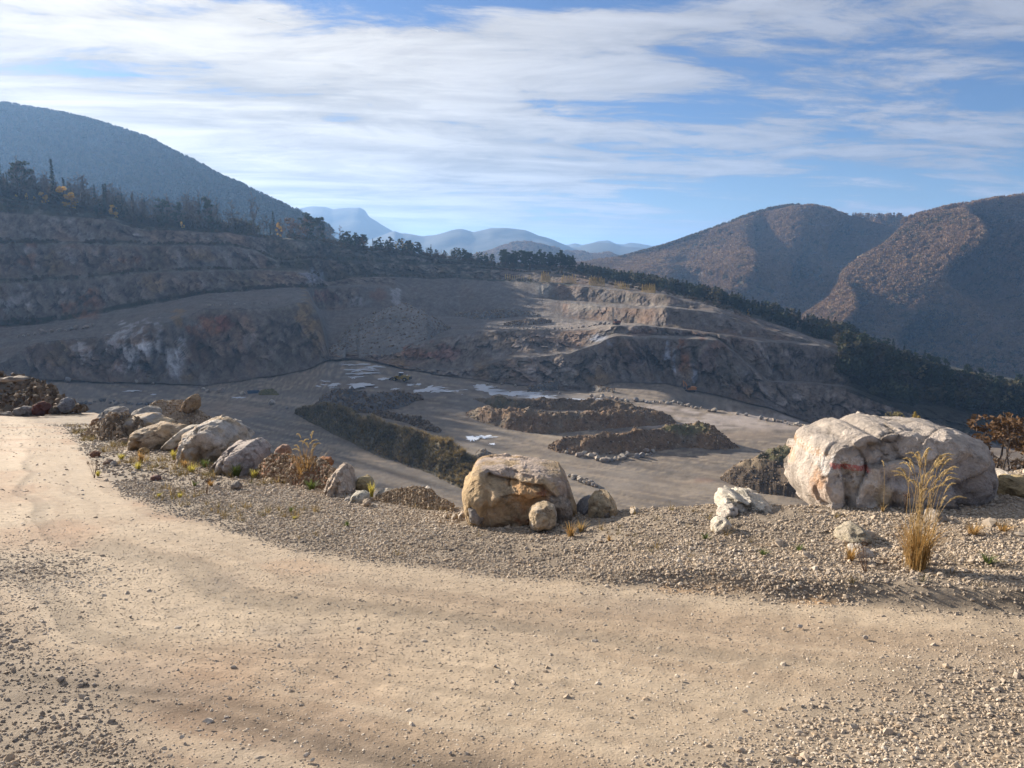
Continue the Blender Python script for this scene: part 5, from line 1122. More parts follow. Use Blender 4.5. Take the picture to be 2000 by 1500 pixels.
# aircraft trails high above
m, t, b = mat_new('ice_trail'); b.inputs['Base Color'].default_value = (.9, .9, .9, 1); tr_ = t.new('ShaderNodeBsdfTranslucent', {0: (.6, .62, .66, 1)}); ad_ = t.new('ShaderNodeMixShader', {0: .7}); t.l.new(b.outputs[0], ad_.inputs[1]); t.l.new(tr_.outputs[0], ad_.inputs[2]); t.l.new(ad_.outputs[0], [n for n in t.n if n.type == 'OUTPUT_MATERIAL'][0].inputs[0]); M_TRAIL = m
def trail(x0, y0, x1, y1, w, lab):
    a = P(x0, y0, 30000); b2 = P(x1, y1, 30000); n_ = 12; V = []; Fc = []
    for i in range(n_+1):
        c = a+(b2-a)*i/n_; r = w*30000/F*(.36-i/n_*.34)+1
        for k in range(6): q = k*math.pi/3; V.append(c+np.array([0, math.cos(q)*r, math.sin(q)*r]))
    for i in range(n_):
        for k in range(6): Fc.append((i*6+k, i*6+(k+1) % 6, i*6+6+(k+1) % 6, i*6+6+k))
    tag(obj('vapour_trail', mesh_np('vapour_trail', V, Fc, M_TRAIL)), lab, 'vapour trail')
trail(503, 35, 566, 53, .9, 'longer white aircraft trail in the blue gap high on the left'); trail(856, 61, 826, 50, .7, 'shorter faint aircraft trail right of the longer one')

# ------------------------------------------------------------------ trees
def tris(C, A, B_):
    """one small triangle at every centre"""
    V = np.stack([C+A, C-A*.5+B_*.87, C-A*.5-B_*.87], 1).reshape(-1, 3); return V, np.arange(len(V)).reshape(-1, 3)
def rdirs(rg, n):
    v = rg.normal(size=(n, 3)); return v/np.linalg.norm(v, axis=1, keepdims=True)
def trunk_mesh(name, h, r, seed, bend=.02):
    rg = np.random.RandomState(seed); V = []; n = 7; k = 6; off = np.zeros(3)
    for i in range(n):
        t = i/(n-1); off = off+np.array([rg.normal()*bend*h, rg.normal()*bend*h, 0]) if i else off
        rr = r*(1-t)**.8+.015*h*.1
        for j in range(k): a = 2*math.pi*j/k; V.append((off[0]+math.cos(a)*rr, off[1]+math.sin(a)*rr, t*h))
    Fc = [(i*k+j, i*k+(j+1) % k, (i+1)*k+(j+1) % k, (i+1)*k+j) for i in range(n-1) for j in range(k)]
    return mesh_np(name, V, Fc, M_BARK)
def spruce(seed, h=18, w=.17, mat=None, gap=.08):
    rg = np.random.RandomState(seed); C = []; A = []; B_ = []
    nl = 24
    for i in range(nl):
        t = gap+(1-gap)*i/nl; z = t*h; R_ = (1-t)**.85*w*h*rg.uniform(.75, 1.2)+.12
        for j in range(8):
            a = rg.uniform(0, 6.28); rl = R_*rg.uniform(.6, 1.15)
            for k in range(5):
                s = (k+.6)/5; c = np.array([math.cos(a)*rl*s, math.sin(a)*rl*s, z-rl*s*.35+rg.normal()*.12]); sz = .42*(1.15-s*.6)*(h/18)
                C.append(c); A.append(np.array([math.cos(a), math.sin(a), -.45])*sz*1.4); B_.append(np.array([-math.sin(a), math.cos(a), rg.uniform(-.3, .3)])*sz*.8)
    V, Fc = tris(np.array(C), np.array(A), np.array(B_)); return mesh_np('spruce_crown', V, Fc, mat or M_SPRUCE, smooth=False)
def clumpy(seed, h, w, z0, clumps, per, leaf, mat, name, flat=.6, stem=0.0):
    rg = np.random.RandomState(seed); C = []; S = []
    for i in range(clumps):
        t = rg.uniform(0, 1)**.8; z = h*(z0+(1-z0)*t*.95); rr = w*math.sin(math.pi*(.18+.72*t))**.8*math.sqrt(rg.uniform(.05, 1)); a = rg.uniform(0, 6.28)
        c = np.array([math.cos(a)*rr, math.sin(a)*rr, z]); s = w*rg.uniform(.22, .42)
        q = rdirs(rg, per)*rg.uniform(.35, 1, (per, 1))**.5*s*np.array([1, 1, flat]); C.append(c+q)
    C = np.vstack(C); A = rdirs(rg, len(C))*leaf; B_ = np.cross(A, rdirs(rg, len(C)))
    B_ = B_/np.maximum(np.linalg.norm(B_, axis=1, keepdims=True), 1e-6)*leaf; V, Fc = tris(C, A, B_)
    return mesh_np(name, V, Fc, mat, smooth=False)
def bare(seed, h, w, mat=None):
    rg = np.random.RandomState(seed); V = []; Fc = []
    def limb(p, d, l, r, lev):
        q = p+d*l; u = np.cross(d, [0, 0, 1.0]); u = u/np.linalg.norm(u) if np.linalg.norm(u) > 1e-3 else np.array([1., 0, 0]); v = np.cross(d, u); b = len(V)
        for k in range(3): a = k*2.094; o_ = u*math.cos(a)+v*math.sin(a); V.append(p+o_*r)
        for k in range(3): a = k*2.094; o_ = u*math.cos(a)+v*math.sin(a); V.append(q+o_*r*.55)
        for k in range(3): Fc.append((b+k, b+(k+1) % 3, b+3+(k+1) % 3)); Fc.append((b+k, b+3+(k+1) % 3, b+3+k))
        if lev == 0: return
        for k in range(rg.randint(3, 5) if lev > 1 else 4):
            nd = d+rdirs(rg, 1)[0]*.62+np.array([0, 0, .18]); nd /= np.linalg.norm(nd); t = rg.uniform(.35, 1)
            limb(p+d*l*t, nd, l*rg.uniform(.5, .72), max(r*.6, .045), lev-1)
    for k in range(9):
        t = .28+.6*k/9; a = k*2.4+rg.uniform(-.4, .4); e = rg.uniform(.35, .9); d = np.array([math.cos(a)*math.cos(e), math.sin(a)*math.cos(e), math.sin(e)])
        limb(np.array([0, 0, h*t]), d, w*(1.05-t)*rg.uniform(.7, 1.1), .10, 3)
    limb(np.array([0, 0, h*.8]), np.array([.05, 0, 1.]), h*.14, .07, 2)
    return mesh_np('bare_crown', np.array(V), np.array(Fc), mat or M_BARE, smooth=False)
def proto(name, crown, trunk): return (name, crown, trunk)
TP = {
 'spruce': [('spruce', spruce(1, 20, .19), trunk_mesh('spruce_trunk', 19.5, .26, 1, .001), 20), ('spruce', spruce(2, 17, .15), trunk_mesh('spruce_trunk', 16.6, .22, 2, .001), 17), ('spruce', spruce(3, 14, .21), trunk_mesh('spruce_trunk', 13.6, .2, 3, .001), 14)],
 'dead': [('dead_spruce', spruce(4, 20, .07, M_BARE, .3), trunk_mesh('dead_trunk', 20, .24, 4, .001), 20)],
 'pine': [('pine', clumpy(5, 13, 3.2, .24, 24, 50, .36, M_PINE, 'pine_crown'), trunk_mesh('pine_trunk', 12, .24, 5, .012), 13), ('pine', clumpy(6, 12, 3.4, .18, 26, 50, .36, M_PINE, 'pine_crown'), trunk_mesh('pine_trunk', 11, .24, 6, .012), 12), ('pine', clumpy(7, 14, 2.8, .30, 20, 50, .36, M_PINE, 'pine_crown'), trunk_mesh('pine_trunk', 13, .22, 7, .014), 14)],
 'bare': [('bare_tree', bare(8, 16, 5.2), trunk_mesh('bare_trunk', 15, .26, 8, .01), 16), ('bare_tree', bare(9, 15, 4.2), trunk_mesh('bare_trunk', 14, .22, 9, .01), 15), ('bare_tree', bare(10, 17, 4.8), trunk_mesh('bare_trunk', 16, .26, 10, .01), 17)],
 'yellow': [('yellow_tree', clumpy(11, 8, 2.0, .15, 14, 60, .22, M_YELL, 'yellow_crown', .9), trunk_mesh('yellow_trunk', 7, .12, 11), 8), ('yellow_tree', clumpy(12, 7, 1.2, .08, 14, 55, .2, M_YELL, 'yellow_crown', 1.2), trunk_mesh('yellow_trunk', 6.5, .1, 12), 7)],
 'rust': [('rust_leaved_tree', clumpy(13, 9, 2.8, .25, 14, 55, .26, M_ORAN, 'rust_crown', .8), trunk_mesh('rust_trunk', 8, .16, 13), 9)],
 'thin': [('thin_leaved_tree', clumpy(14, 12, 2.6, .3, 12, 40, .24, M_GREY, 'thin_crown', .9), trunk_mesh('thin_trunk', 11, .16, 14), 12)],
 'sapling': [('larch_sapling', spruce(15, 6, .30, mat_tree('larch_needles', (0.40, 0.31, 0.075), (0.52, 0.38, 0.11), .45), .02), trunk_mesh('larch_trunk', 5.8, .07, 15, .001), 6)],
}
def tree(kind, base, h, label, group=None, k=None, cat='tree'):
    t = TP[kind][(k if k is not None else random.randint(0, 99)) % len(TP[kind])]; s = h/t[3]
    e = empty(t[0], base-Vector((0, 0, .3)), random.uniform(0, 6.28)); w = s*random.uniform(.85, 1.2); e.scale = (w, w, s); tag(e, label, cat, group)
    obj('trunk', t[2], e); obj('crown', t[1], e); return e
def crest_tree(kind, x, h_px, label, group=None, back=0, k=None, dz=0):
    b = SQ.top(x, back); b.z += -.4 if back < 5 else .3
    b.z += dz; return tree(kind, b, h_px*b.y/F, label, group, k)
rnd = random.Random(3)
# left ridge, one by one where the photograph shows them standing out
for x, h, kind, lab in [(3,78,'spruce','dark spruce cut by the left edge above the terraces'),(17,52,'spruce','shorter spruce second from the left edge'),(107,88,'spruce','tall layered spruce standing clear above the yellow bushes'),(166,66,'dead','thin dead spire right of the tall layered spruce'),
     (188,58,'spruce','broad dark spruce in the brown wood, left part'),(262,62,'dead','thin spire sticking out of the brown wood'),(38,84,'bare','big bushy bare crown near the left edge'),(48,80,'pine','dark crown merged with the big bare tree near the left edge'),
     (73,66,'bare','fine purple grey bare tree left of the tall layered spruce'),(140,60,'bare','bare tree between the tall spruce and the dead spire'),(392,76,'bare','widest bare crown at the right end of the brown wood'),(454,66,'bare','slim bare tree standing apart, first past the wood'),
     (497,80,'bare','tallest isolated bare tree on the mid left crest'),(535,50,'spruce','small dark spruce beside a yellow tree on the crest'),(600,52,'pine','leaning dark pine where the crest dips, left of the gap'),(627,50,'pine','dark pine just right of the leaning one'),(320,50,'spruce','dark spruce low in the brown wood')]:
    crest_tree(kind, x, h, lab, back=rnd.uniform(3, 14))
for i in range(130):
    x = -60+rnd.random()*500; kd = rnd.choice(['bare']*11+['spruce', 'spruce', 'pine']); 
    crest_tree(kd, x, rnd.uniform(44, 72)+(6 if 340 < x < 420 else 0), {'bare': 'leafless brown tree in the dense wood above the left terraces', 'spruce': 'dark conifer among the brown trees above the left terraces', 'pine': 'dark rounded crown among the brown trees above the left terraces'}[kd], 'wood above the left terraces', back=rnd.uniform(5, 60))
for i in range(46):
    x = 430+rnd.random()*240; kd = rnd.choice(['bare']*5+['rust', 'spruce'])
    crest_tree(kd, x, rnd.uniform(22, 46), {'bare': 'small leafless tree on the crest between wood and pines', 'spruce': 'small spruce on the crest between wood and pines', 'rust': 'rust coloured bush on the crest between wood and pines'}[kd], 'trees on the middle crest', back=rnd.uniform(3, 40))
for i in range(115):
    x = 640+rnd.random()*330; kd = rnd.choice(['pine']*5+['thin', 'bare', 'bare', 'spruce'])
    crest_tree(kd, x, rnd.uniform(16, 36)*(1-.35*(x-640)/300), {'pine': 'dark pine in the open row left of the mountains gap', 'thin': 'thin yellowish tree among the crest pines', 'spruce': 'pointed spruce among the crest pines', 'bare': 'bare tree among the crest pines', 'rust': 'rusty leaved tree among the crest pines'}[kd], 'pines along the crest', back=rnd.uniform(2, 30))
for i in range(55):
    x = 975+rnd.random()*145; crest_tree('pine', x, rnd.uniform(20, 36), 'dark pine of the dense clump on the crest before the blue mountains', 'dense clump of crest pines', back=rnd.uniform(2, 30))
for i in range(14):
    x = 900+rnd.random()*90; crest_tree('pine' if rnd.random() < .8 else 'thin', x, rnd.uniform(14, 24), 'small dark pine left of the dense clump', 'small pines left of the clump', back=rnd.uniform(2, 20))
# yellow autumn trees
for x, y, h, kind, lab in [(30,395,14,'yellow','golden bush under the left spruces'),(52,398,18,'yellow','golden bush below the big bare crown'),(68,402,16,'yellow','orange yellow bush left of the tall layered spruce'),(84,404,26,'yellow','bright yellow tree at the foot of the tall layered spruce, left side'),
     (92,404,20,'yellow','yellow bush touching the tall spruce trunk'),(128,418,48,'yellow','largest glowing yellow tree right of the tall layered spruce'),(142,420,34,'yellow','yellow tree at the right of the glowing one'),(224,440,36,'yellow','lone round yellow tree in the shaded brown wood'),(250,440,16,'rust','dull orange bush right of the lone yellow tree'),
     (357,448,16,'yellow','small yellow shrub at the edge above the ramp mound'),(545,458,26,'yellow','bright yellow tree on the middle crest'),(590,466,22,'rust','orange tree on the middle crest'),(706,490,20,'rust','orange brown tree in the pine row'),(1235,552,26,'thin','pale thin tree behind the right conifers'),(1462,612,14,'yellow','orange tree on the right tree line')]:
    b = SQ.top(x, 2 if x < 300 else 1); b.z = -float(ratio(y))*b.y if x < 300 else b.z-.4; tree(kind, b, 1.15*h*b.y/F, lab, k=rnd.randint(0, 1))
def at_line(x, j, back=1.0):
    return SQ.top(x, back, j)
for (x0, x1, n, h, l) in [(985,1025,9,11,'first and longest strip'),(1030,1040,3,13,'short second strip'),(1057,1075,6,20,'third clump'),(1096,1126,9,17,'fourth clump'),(1150,1182,10,19,'fifth clump'),(1200,1230,9,16,'sixth clump'),(1253,1280,8,18,'seventh clump at the right end')]:
    for i in range(n):
        x = x0+(x1-x0)*(i+.5)/n; b = at_line(x, 8, -1); tree('sapling', b, rnd.uniform(.8, 1.15)*h*b.y/F, 'yellow larch sapling in the %s on the upper bench' % l, 'larch saplings, '+l, cat='young tree')
# dark conifers along the right ridge and down its flank
pos = []
for i in range(150):
    x = 1125+rnd.random()*560; pos.append((x, rnd.uniform(1, 40), rnd.uniform(17, 30)))
for x, bk, h in sorted(pos, key=lambda a: -a[1]):
    kd = 'spruce' if rnd.random() < .6 else 'pine'
    b = SQ.top(x, bk); tree(kd, b-Vector((0, 0, .3)), h*b.y/F*(.62 if x < 1320 else .95), 'dark conifer in the closed row along the right ridge', 'conifer row along the right ridge')
RP = []
mm_ = np.argwhere((SQ.line >= 1) & (SQ.line <= 11)); PXg, PYg = proj(SQ.p[..., 0], SQ.p[..., 1], SQ.p[..., 2])
ok = np.argwhere((PXg > 1640) & (PXg < 2350) & (PYg < 0.36*(PXg-1640)+752) & (SQ.line >= 1)); rs_ = np.random.RandomState(8)
sel = ok[rs_.choice(len(ok), 1500)]
for q in range(120):
    a = SQ.p[tuple(sel[q])]; x = PXg[tuple(sel[q])]
    if x > 2080: continue
    kd = ['spruce', 'pine', 'thin'][rs_.choice(3, p=[.4, .42, .18])]
    tree(kd, Vector(tuple(a)), rs_.uniform(8, 14), {'spruce': 'dark spruce in the wood on the shaded right flank', 'pine': 'dark pine in the wood on the shaded right flank', 'thin': 'yellowish thin tree in the wood on the shaded right flank'}[kd], 'wood on the right flank')
for i in range(60):
    x = 1660+rnd.random()*400; b = SQ.top(x, rnd.uniform(0, 25)); tree(rnd.choice(['spruce', 'pine', 'pine']), b, rnd.uniform(8, 13), 'dark conifer on the skyline of the right flank', 'skyline conifers of the right flank')
M_FOREST = mat_tint('forest_needles', [(0.016,0.024,0.012),(0.035,0.045,0.02),(0.07,0.06,0.025),(0.05,0.04,0.025)], trans=.2)
def crownmesh(seed, kind):
    rg = np.random.RandomState(seed)
    if kind == 'cone':
        C = []; 
        for i in range(70): t = rg.rand(); a = rg.uniform(0, 6.28); r = (1-t)*.22*rg.uniform(.5, 1.1); C.append((math.cos(a)*r, math.sin(a)*r, .08+.9*t))
        C = np.array(C); sz = (.07+.07*(1-C[:, 2:3])); A = rdirs(rg, 70)*sz*1.3; B_ = np.cross(A, rdirs(rg, 70)); B_ = B_/np.linalg.norm(B_, axis=1, keepdims=True)*sz
    else:
        C = rdirs(rg, 90)*rg.uniform(.55, 1, (90, 1))*np.array([.42, .42, .36])+np.array([0, 0, .6]); C += .05*rg.normal(size=C.shape)
        A = rdirs(rg, 90)*.12; B_ = np.cross(A, rdirs(rg, 90)); B_ = B_/np.linalg.norm(B_, axis=1, keepdims=True)*.12
    V, Fc = tris(C, A, B_); return V, Fc
def CM(mat): return [mesh_np('crown_piece', *crownmesh(800+i, 'cone' if i < 3 else 'round'), mat, smooth=False) for i in range(6)]
FC = CM(M_FOREST)
def forest(name, P_, h0, h1, src, seed, cone=.5, parent=None, tint=None, kind='stuff'):
    rg = np.random.RandomState(seed); n = len(P_); h = rg.uniform(h0, h1, n); w = h*rg.uniform(.8, 1.15, n)
    pick = np.where(rg.rand(n) < cone, rg.randint(0, 3, n), rg.randint(3, 6, n)); w = np.where(pick >= 3, w*1.0, w)
    o = gn_scatter(name, src, P_-np.array([0, 0, .3]), np.stack([0*h, 0*h, rg.uniform(0, 6.28, n)], -1), np.stack([w, w, h], -1), tint if tint is not None else rg.rand(n), pick=pick)
    o['kind'] = kind; return o
pp = SQ.p[sel[:, 0], sel[:, 1]][120:]; forest('forest', pp, 6, 12, FC, 9, .45)
cc = []
for i in range(500):
    x = -280+rnd.random()*780; cc.append(tuple(SQ.top(x, rnd.uniform(4, 110))))
UND = mat_tint('undergrowth', [(0.07,0.055,0.04),(0.11,0.08,0.055),(0.05,0.055,0.03),(0.13,0.09,0.05)], trans=.2); UC = CM(UND)
forest('undergrowth', np.array(cc), 6, 13, UC, 10, .1)
cc = [tuple(SQ.top(560+rnd.random()*570, rnd.uniform(-3, 30))) for i in range(420)]; forest('undergrowth', np.array(cc), 2.0, 4.5, UC, 13, .05)
cc = [tuple(SQ.top(1130+rnd.random()*560, rnd.uniform(0, 90))) for i in range(500)]; forest('forest', np.array(cc), 5, 10, FC, 11, .6)
# scrub on the grown-over benches
bi = np.argwhere((np.isin(SQ.line, (7, 9, 11)) & (PXg < 1050)) | ((SQ.line == 6) & (SQ.t < .12) & (PXg < 640)) | (np.isin(SQ.line, (9, 11)) & (PXg > 1000) & (PXg < 1450)))
sb_ = bi[rs_.choice(len(bi), 3600)]; pb = SQ.p[sb_[:, 0], sb_[:, 1]]+rs_.normal(size=(3600, 3))*np.array([.8, .8, 0])
keep = fbm(pb, 1/12.0, 3, 71) > -.15; forest('scrub', pb[keep], .8, 2.6, UC, 12, .0)
# far woods on the hills
def hill_pts(s, n, seed, px0, px1, tmin=0.0):
    rg = np.random.RandomState(seed); p = s.p; a = p[:-1, :-1]; b = p[1:, :-1]; c = p[:-1, 1:]; ar = np.linalg.norm(np.cross(b-a, c-a), axis=-1)
    tt = (s.line+s.t)[:-1, :-1]; ar = ar*(s.px[None, :-1] > px0)*(s.px[None, :-1] < px1)*(tt < len(s.dd)-1.75)*(tt >= tmin)
    f = (ar/ar.sum()).ravel(); i = rg.choice(len(f), n, p=f); r, c_ = np.divmod(i, ar.shape[1]); u, v = rg.rand(n, 1), rg.rand(n, 1)
    return a[r, c_]+u*(b[r, c_]-a[r, c_])+v*(c[r, c_]-a[r, c_])
def crest_pts(s, n, seed, px0, px1, j):
    rg = np.random.RandomState(seed); x = rg.uniform(px0, px1, n); return np.array([tuple(s.top(q, rg.uniform(-25, 15), j)) for q in x])
M_BEECH = mat_tint('beech_wood', [(0.06,0.060,0.028),(0.18,0.115,0.07),(0.25,0.17,0.11),(0.21,0.13,0.07),(0.29,0.21,0.12)], trans=.25); BC = CM(M_BEECH)
for s, n, sd_, a, b_ in [(RH1, 15000, 21, 1085, 1800), (RH2, 22000, 22, 1505, 2350)]:
    q = hill_pts(s, n, sd_, a, b_); tn = fbm(q, 1/130.0, 4, 33, .6); ti = np.clip(.5+.5*tn+.22*np.random.RandomState(1).normal(size=n), 0, 1)
    q[:, 2] -= 2.5; forest('far_wood', q, 9, 16, BC, sd_, .12, tint=ti)
q = crest_pts(RH1, 500, 25, 1100, 1560, 3); forest('ridge_wood', q, 9, 17, BC, 25, .6, tint=np.full(500, .05)+.1*np.random.RandomState(2).rand(500))
q = crest_pts(RH1, 60, 26, 1575, 1760, 3); forest('ridge_wood', q, 9, 20, BC, 26, .8, tint=np.full(60, .3))
q = crest_pts(RH2, 420, 27, 1760, 2300, 3); forest('ridge_wood', q, 10, 19, BC, 27, .45, tint=np.full(420, .45))
q = hill_pts(LH, 17000, 28, -500, 640); forest('far_wood', q, 10, 20, FC, 28, .7)
q = crest_pts(LH, 900, 29, -300, 640, 2); forest('ridge_wood', q, 9, 17, FC, 29, .85)
q = hill_pts(MH, 4500, 30, 900, 1300); forest('far_wood', q, 12, 22, BC, 30, .4)
# right background bush and the small tree tips behind the painted boulder
def at_d(x, ytop, h, d): p_ = P(x, ytop, d); return Vector((float(p_[0]), float(p_[1]), float(p_[2])-h))
for x, yt, h, d, kd, lab in [(1950,806,8.0,62,'rust','large rust brown autumn tree right of the painted boulder'),(1985,812,8.0,68,'rust','second rust brown tree at the right edge, lower than its neighbour'),(1922,838,5.0,58,'bare','bare shrub between the painted boulder and the rust brown tree'),(1974,826,6,56,'bare','bare twiggy shrub in front of the rust brown trees')]:
    tree(kd, at_d(x, yt, h, d), h, lab)
for x, yt, h, d, lab in [(1748,801,10,150,'left green yellow tree tip over the painted boulder'),(1766,800,10,150,'middle green yellow tree tip over the painted boulder'),(1788,800,10,148,'right orange tree tip over the painted boulder'),(1796,808,9,146,'low orange tree tip touching the boulder skyline')]:
    tree('thin' if x < 1780 else 'sapling', at_d(x, yt, h, d), h, lab)

# ------------------------------------------------------------------ grasses and weeds near the road
M_STRAW = mat_plain('straw_stalk', (0.42, 0.29, 0.12), .7, grain=.2, trans=.3); M_PLUME = mat_plain('straw_plume', (0.62, 0.49, 0.26), .8, grain=.25, scale=40, trans=.45); M_RUSTG = mat_plain('rust_grass', (0.43, 0.27, 0.10), .8, grain=.3, scale=20, trans=.35)
M_GREENG = mat_plain('green_grass', (0.12, 0.16, 0.045), .8, grain=.3, scale=20, trans=.35); M_YELG = mat_plain('yellow_grass', (0.48, 0.42, 0.10), .8, grain=.3, scale=20, trans=.4); M_STEM = mat_plain('dry_stem', (0.13, 0.075, 0.045), .9)
def tube_arc(pts, r0, r1, k=4):
    pts = np.array(pts); V = []; n_ = len(pts)
    for i, p_ in enumerate(pts):
        r = r0+(r1-r0)*i/(n_-1)
        for j in range(k): a = j*2*math.pi/k; V.append(p_+np.array([math.cos(a)*r, math.sin(a)*r, 0]))
    return np.array(V), np.array([(i*k+j, i*k+(j+1) % k, (i+1)*k+(j+1) % k, (i+1)*k+j) for i in range(n_-1) for j in range(k)])
def plume(pts, width, seed):
    """a feathery seed head along the curved stalk tip"""
    rg = np.random.RandomState(seed); pts = np.array(pts); n_ = 150; t = rg.rand(n_); idx = t*(len(pts)-1); i = np.minimum(idx.astype(int), len(pts)-2); f = (idx-i)[:, None]
    c = pts[i]*(1-f)+pts[i+1]*f; tang = pts[i+1]-pts[i]; tang = tang/np.linalg.norm(tang, axis=1, keepdims=True); env = (np.sin(np.pi*np.clip(t*.9+.1, 0, 1))**.7*width)[:, None]
    side = rdirs(rg, n_); c = c+side*env*rg.uniform(.2, 1, (n_, 1)); A = (tang*1.6+side*.5)*width*.85; B_ = np.cross(A, rdirs(rg, n_)); B_ = B_/np.linalg.norm(B_, axis=1, keepdims=True)*width*.30
    V, Fc = tris(c, A, B_); return V, Fc
def reed(name, base, heads, label, seed, basew=.12, tuft_h=.45, nblade=120, pw=.0075, matb=None, lean=1.0, cat='grass clump'):
    """heads: picture points of the plume tips; stalks rise from the base and bow over to the tips"""
    rg = np.random.RandomState(seed); e = empty(name, base); tag(e, label, cat)
    b = blade_mesh('blades', nblade, tuft_h, basew*1.5, .004, .6, seed, matb or M_RUSTG); obj('leaf_blades', b, e)
    for x, y in heads:
        tip = P(x, y, base.y+rg.uniform(-.08, .12)); tip = np.array(tip)-np.array(base); st = np.array([rg.normal()*basew*.35, rg.normal()*basew*.35, 0]); top = tip.copy()
        mid = st+(top-st)*np.array([.22, .22, .98]); ts = np.linspace(0, 1, 12)[:, None]; c = (1-ts)**2*st+2*ts*(1-ts)*(mid+np.array([0, 0, top[2]*.12]))+ts**2*top
        V, Fc = tube_arc(c, .0022, .0009, 3); obj('stalk', mesh_np('stalk', V, Fc, M_STRAW), e)
        V, Fc = plume(c[7:], pw, rg.randint(9999)); obj('plume', mesh_np('plume', V, Fc, M_PLUME, smooth=False), e)
    return e
rgb = random.Random(5)
hd = [(1818,878),(1812,882),(1806,890),(1790,884),(1784,892),(1778,900),(1770,886),(1764,896),(1758,905),(1752,915),(1748,928),(1838,892),(1832,899),(1862,888),(1856,893),(1850,901),(1861,897),(1846,908),(1870,913),(1862,917),(1869,926),(1858,932),(1874,936),(1866,944),(1852,948),(1838,938),(1828,930),(1815,925),(1802,930),(1796,944),(1812,955),(1850,968),(1886,972),(1742,920),(1775,940)]
reed('reed_grass', fg_pt(1790, 1108), hd, 'tall clump of straw coloured reed grass bending right before the painted boulder', 3, .14, .48, 240, .0075)
o = reed('reed_grass', fg_pt(1724, 1000), [(1722, 900)], 'single straw stalk left of the tall reed clump', 4, .03, .1, 14, .007, M_STRAW)
lb = P(600, 946, float(np.interp(600, EDGE_PXA, EDGE[:, 1]))-.1); lbz = Vector((float(lb[0]), float(lb[1]), float(lb[2])))
reed('reed_grass', lbz, [(612,843),(606,850),(602,858),(598,866),(621,860),(616,868),(625,866),(612,876),(580,848),(584,862),(576,870),(572,878)], 'small reed grass with grey plumes on the red soil of the left crest', 6, .25, .75, 170, .012)
def tuft(x, y, hpx, mat, label, n=36, seed=1, sp=.5, cat='grass tuft', name='grass_tuft'):
    g = fg_pt(x, y); de = float(np.interp(x, EDGE_PXA, EDGE[:, 1]))
    if g.y > de: q = P(x, y, de-.05); g = Vector((float(q[0]), float(q[1]), float(q[2])))
    h = hpx*g.y/F; me = blade_mesh('tuft_blades', n, h*1.05, h*sp, max(.004, .0009*g.y), .35, seed, mat); o = obj(name, me); o.location = g; return tag(o, label, cat)
for i, a in enumerate([(463,933,30,M_GREENG,'bushy bright green weed before the ribbed boulder',110,.5),(609,957,22,M_GREENG,'low bright green tuft right of the orange grass',80,.8),(594,948,44,M_RUSTG,'orange rust grass tuft under the small reed grass',90,.4),(726,970,34,M_YELG,'yellow green upright tuft on the crest before the shaded ochre rock',50,.3),
     (375,925,22,M_YELG,'yellow tuft at the foot of the biggest ochre boulder',60,.6),(402,915,20,M_GREENG,'green yellow tuft under the right of the ochre boulder',60,.6),(362,915,20,M_RUSTG,'pale orange tuft left of the yellow one',50,.6),(340,898,22,M_YELG,'yellow tuft in front of the slanting slab',50,.5),
     (276,905,26,M_RUSTG,'orange dry tuft on the gravel, upper left',45,.5),(270,920,24,M_YELG,'yellow dry tuft below the orange one',40,.5),(238,898,14,M_YELG,'pale yellow tuft far left on the gravel',40,.7),(192,930,12,M_YELG,'small yellow green tuft beside the brown dead stems',40,.7),
     (380,950,12,M_GREENG,'sparse green weed right of a dark dead stem',30,.8),(310,970,9,M_YELG,'low yellow sprigs lying on the gravel, left one',26,1.2),(352,972,12,M_YELG,'low yellow sprigs lying on the gravel, right one',26,.8),(412,950,16,M_RUSTG,'orange tuft on the gravel below the ribbed boulder',40,.8),
     (568,1000,14,M_GREENG,'tiny green weed in the gravel below the red soil',26,.6),(575,1014,8,M_YELG,'tiny yellow weed below the tiny green one',20,.8),(678,1030,14,M_GREENG,'tiny green weed alone in the mid gravel',26,.6),(496,935,22,M_YELG,'straw yellow tuft right of the bright green weed',50,.6),
     (1115,1050,34,M_RUSTG,'wispy pale orange weed below the round tan rock',60,.6),(1135,1040,26,M_STRAW,'straw wisps right of the pale orange weed',40,.6),(1020,1030,10,M_GREENG,'thin green weed under the orange block',26,1.0),(1190,1058,12,M_RUSTG,'faint orange tuft on the shoulder gravel',26,.8),
     (1378,1055,14,M_GREENG,'dull green weed left of the squat white rock',26,.9),(1660,1095,40,M_RUSTG,'brown twiggy weed left of the tall reed clump',50,.6),(1900,1045,26,M_RUSTG,'orange dry weed right of the tall reed clump',60,.9),(1960,1040,22,M_RUSTG,'second orange dry weed near the right edge',50,1.0),
     (1930,1100,20,M_GREENG,'dull green grass low on the right bank',40,1.2),(1490,1085,12,M_GREENG,'sparse green grass on the shoulder at the middle right',26,1.2),(1560,1075,12,M_GREENG,'sparse green grass right of the first sparse patch',26,1.2)]):
    tuft(a[0], a[1], a[2], a[3], a[4], a[5], 900+i, a[6])
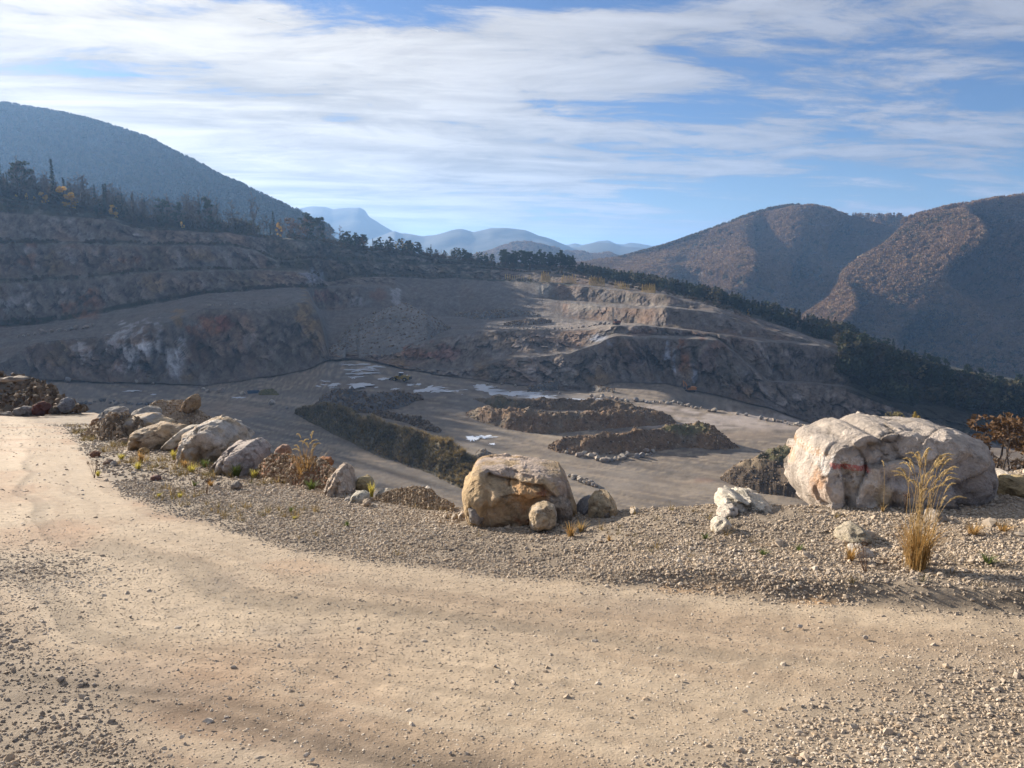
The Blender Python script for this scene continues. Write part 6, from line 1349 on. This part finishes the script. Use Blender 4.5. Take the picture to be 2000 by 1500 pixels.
def deadweed(x, y, hpx, n, label, seed):
    rg = np.random.RandomState(seed); g = fg_pt(x, y); h = hpx*g.y/F; e = empty('dead_weed', g); tag(e, label, 'dead weed')
    for i in range(n):
        tip = np.array([rg.normal()*h*.22, rg.normal()*h*.1, h*rg.uniform(.75, 1.05)]); c = np.linspace(0, 1, 5)[:, None]*tip+np.array([rg.normal()*h*.05, 0, 0]); V, Fc = tube_arc(c, h*.018, h*.007, 4); obj('stem', mesh_np('stem', V, Fc, M_STEM), e)
        q = tip+rg.normal(size=(22, 3))*h*.06; A = rdirs(rg, 22)*h*.045; B_ = np.cross(A, rdirs(rg, 22)); B_ = B_/np.linalg.norm(B_, axis=1, keepdims=True)*h*.03; V, Fc = tris(q, A, B_); obj('seed_head', mesh_np('seed_head', V, Fc, M_STEM, smooth=False), e)
deadweed(184, 934, 34, 5, 'brown dead umbel stems on the far left gravel', 1); deadweed(267, 952, 18, 2, 'short dark dead stem on the left gravel', 2); deadweed(375, 950, 40, 2, 'tall dark dead stem below the biggest ochre boulder', 3); deadweed(383, 962, 30, 2, 'dark dead stem right of the tall dark one', 4)
deadweed(405, 965, 34, 3, 'reddish dead weed in the gravel', 5); deadweed(1690, 1120, 60, 4, 'curled brown dead weed below the painted boulder', 6); deadweed(1052, 1040, 46, 2, 'thin pale stems standing before the knobbly tan rock', 7); deadweed(1770, 1000, 36, 4, 'dry umbel weed at the foot of the painted boulder', 8)
# sparse fine dry grass over the gravel shoulder
FG = [blade_mesh('grass_piece', 12, 1.0, .9, .03, .5, 950+i, M_GTUFT) for i in range(3)]
rg = np.random.RandomState(77); n = 30000; Y = np.sqrt(rg.uniform(16, 900, n)); U = rg.uniform(-.72, .72, n); X = Y*U; Z = fg_h(X, Y); qx, qy = proj(X, Y, Z)
q = np.stack([X, Y, 0*X], -1); se = sdist(X, Y, EDGE); sbb = sdist(X, Y, BND); m_ = (se < -.05) & (sbb > .2) & (fbm(q, .8, 3, 5) > .05) & (rg.rand(n) < np.where(qx < 620, .55, .22))
X, Y, Z = X[m_], Y[m_], Z[m_]; k = len(X); s = rg.uniform(.035, .12, k)*np.clip(Y/7, .8, 2.2)
tag(gn_scatter('sparse_dry_grass', FG, np.stack([X, Y, Z], -1), np.stack([0*s, 0*s, rg.uniform(0, 6, k)], -1), np.stack([s, s, s], -1), np.clip(rg.beta(2, 2, k), 0, 1)), kind='stuff')

# ------------------------------------------------------------------ haze
def build_haze():
    m = bpy.data.materials.new('haze'); m.use_nodes = True
    for n in list(m.node_tree.nodes): m.node_tree.nodes.remove(n)
    t = NT(m.node_tree); o = t.new('ShaderNodeOutputMaterial')
    v = t.new('ShaderNodeVolumePrincipled'); v.inputs['Color'].default_value = (0.30, 0.54, 0.96, 1)
    v.inputs['Density'].default_value = HAZE_D; v.inputs['Anisotropy'].default_value = 0.3
    t.l.new(v.outputs[0], o.inputs['Volume'])
    x, y0, y1, z0, z1 = 17000, -300, 17000, -192, 445
    vs = [(a, b, c) for c in (z0, z1) for b in (y0, y1) for a in (-x, x)]
    fs = [(0, 2, 3, 1), (4, 5, 7, 6), (0, 1, 5, 4), (2, 6, 7, 3), (0, 4, 6, 2), (1, 3, 7, 5)]
    me = mesh_np('haze', vs, fs, m, smooth=False)
    tag(obj('haze', me), kind='stuff')
build_haze()
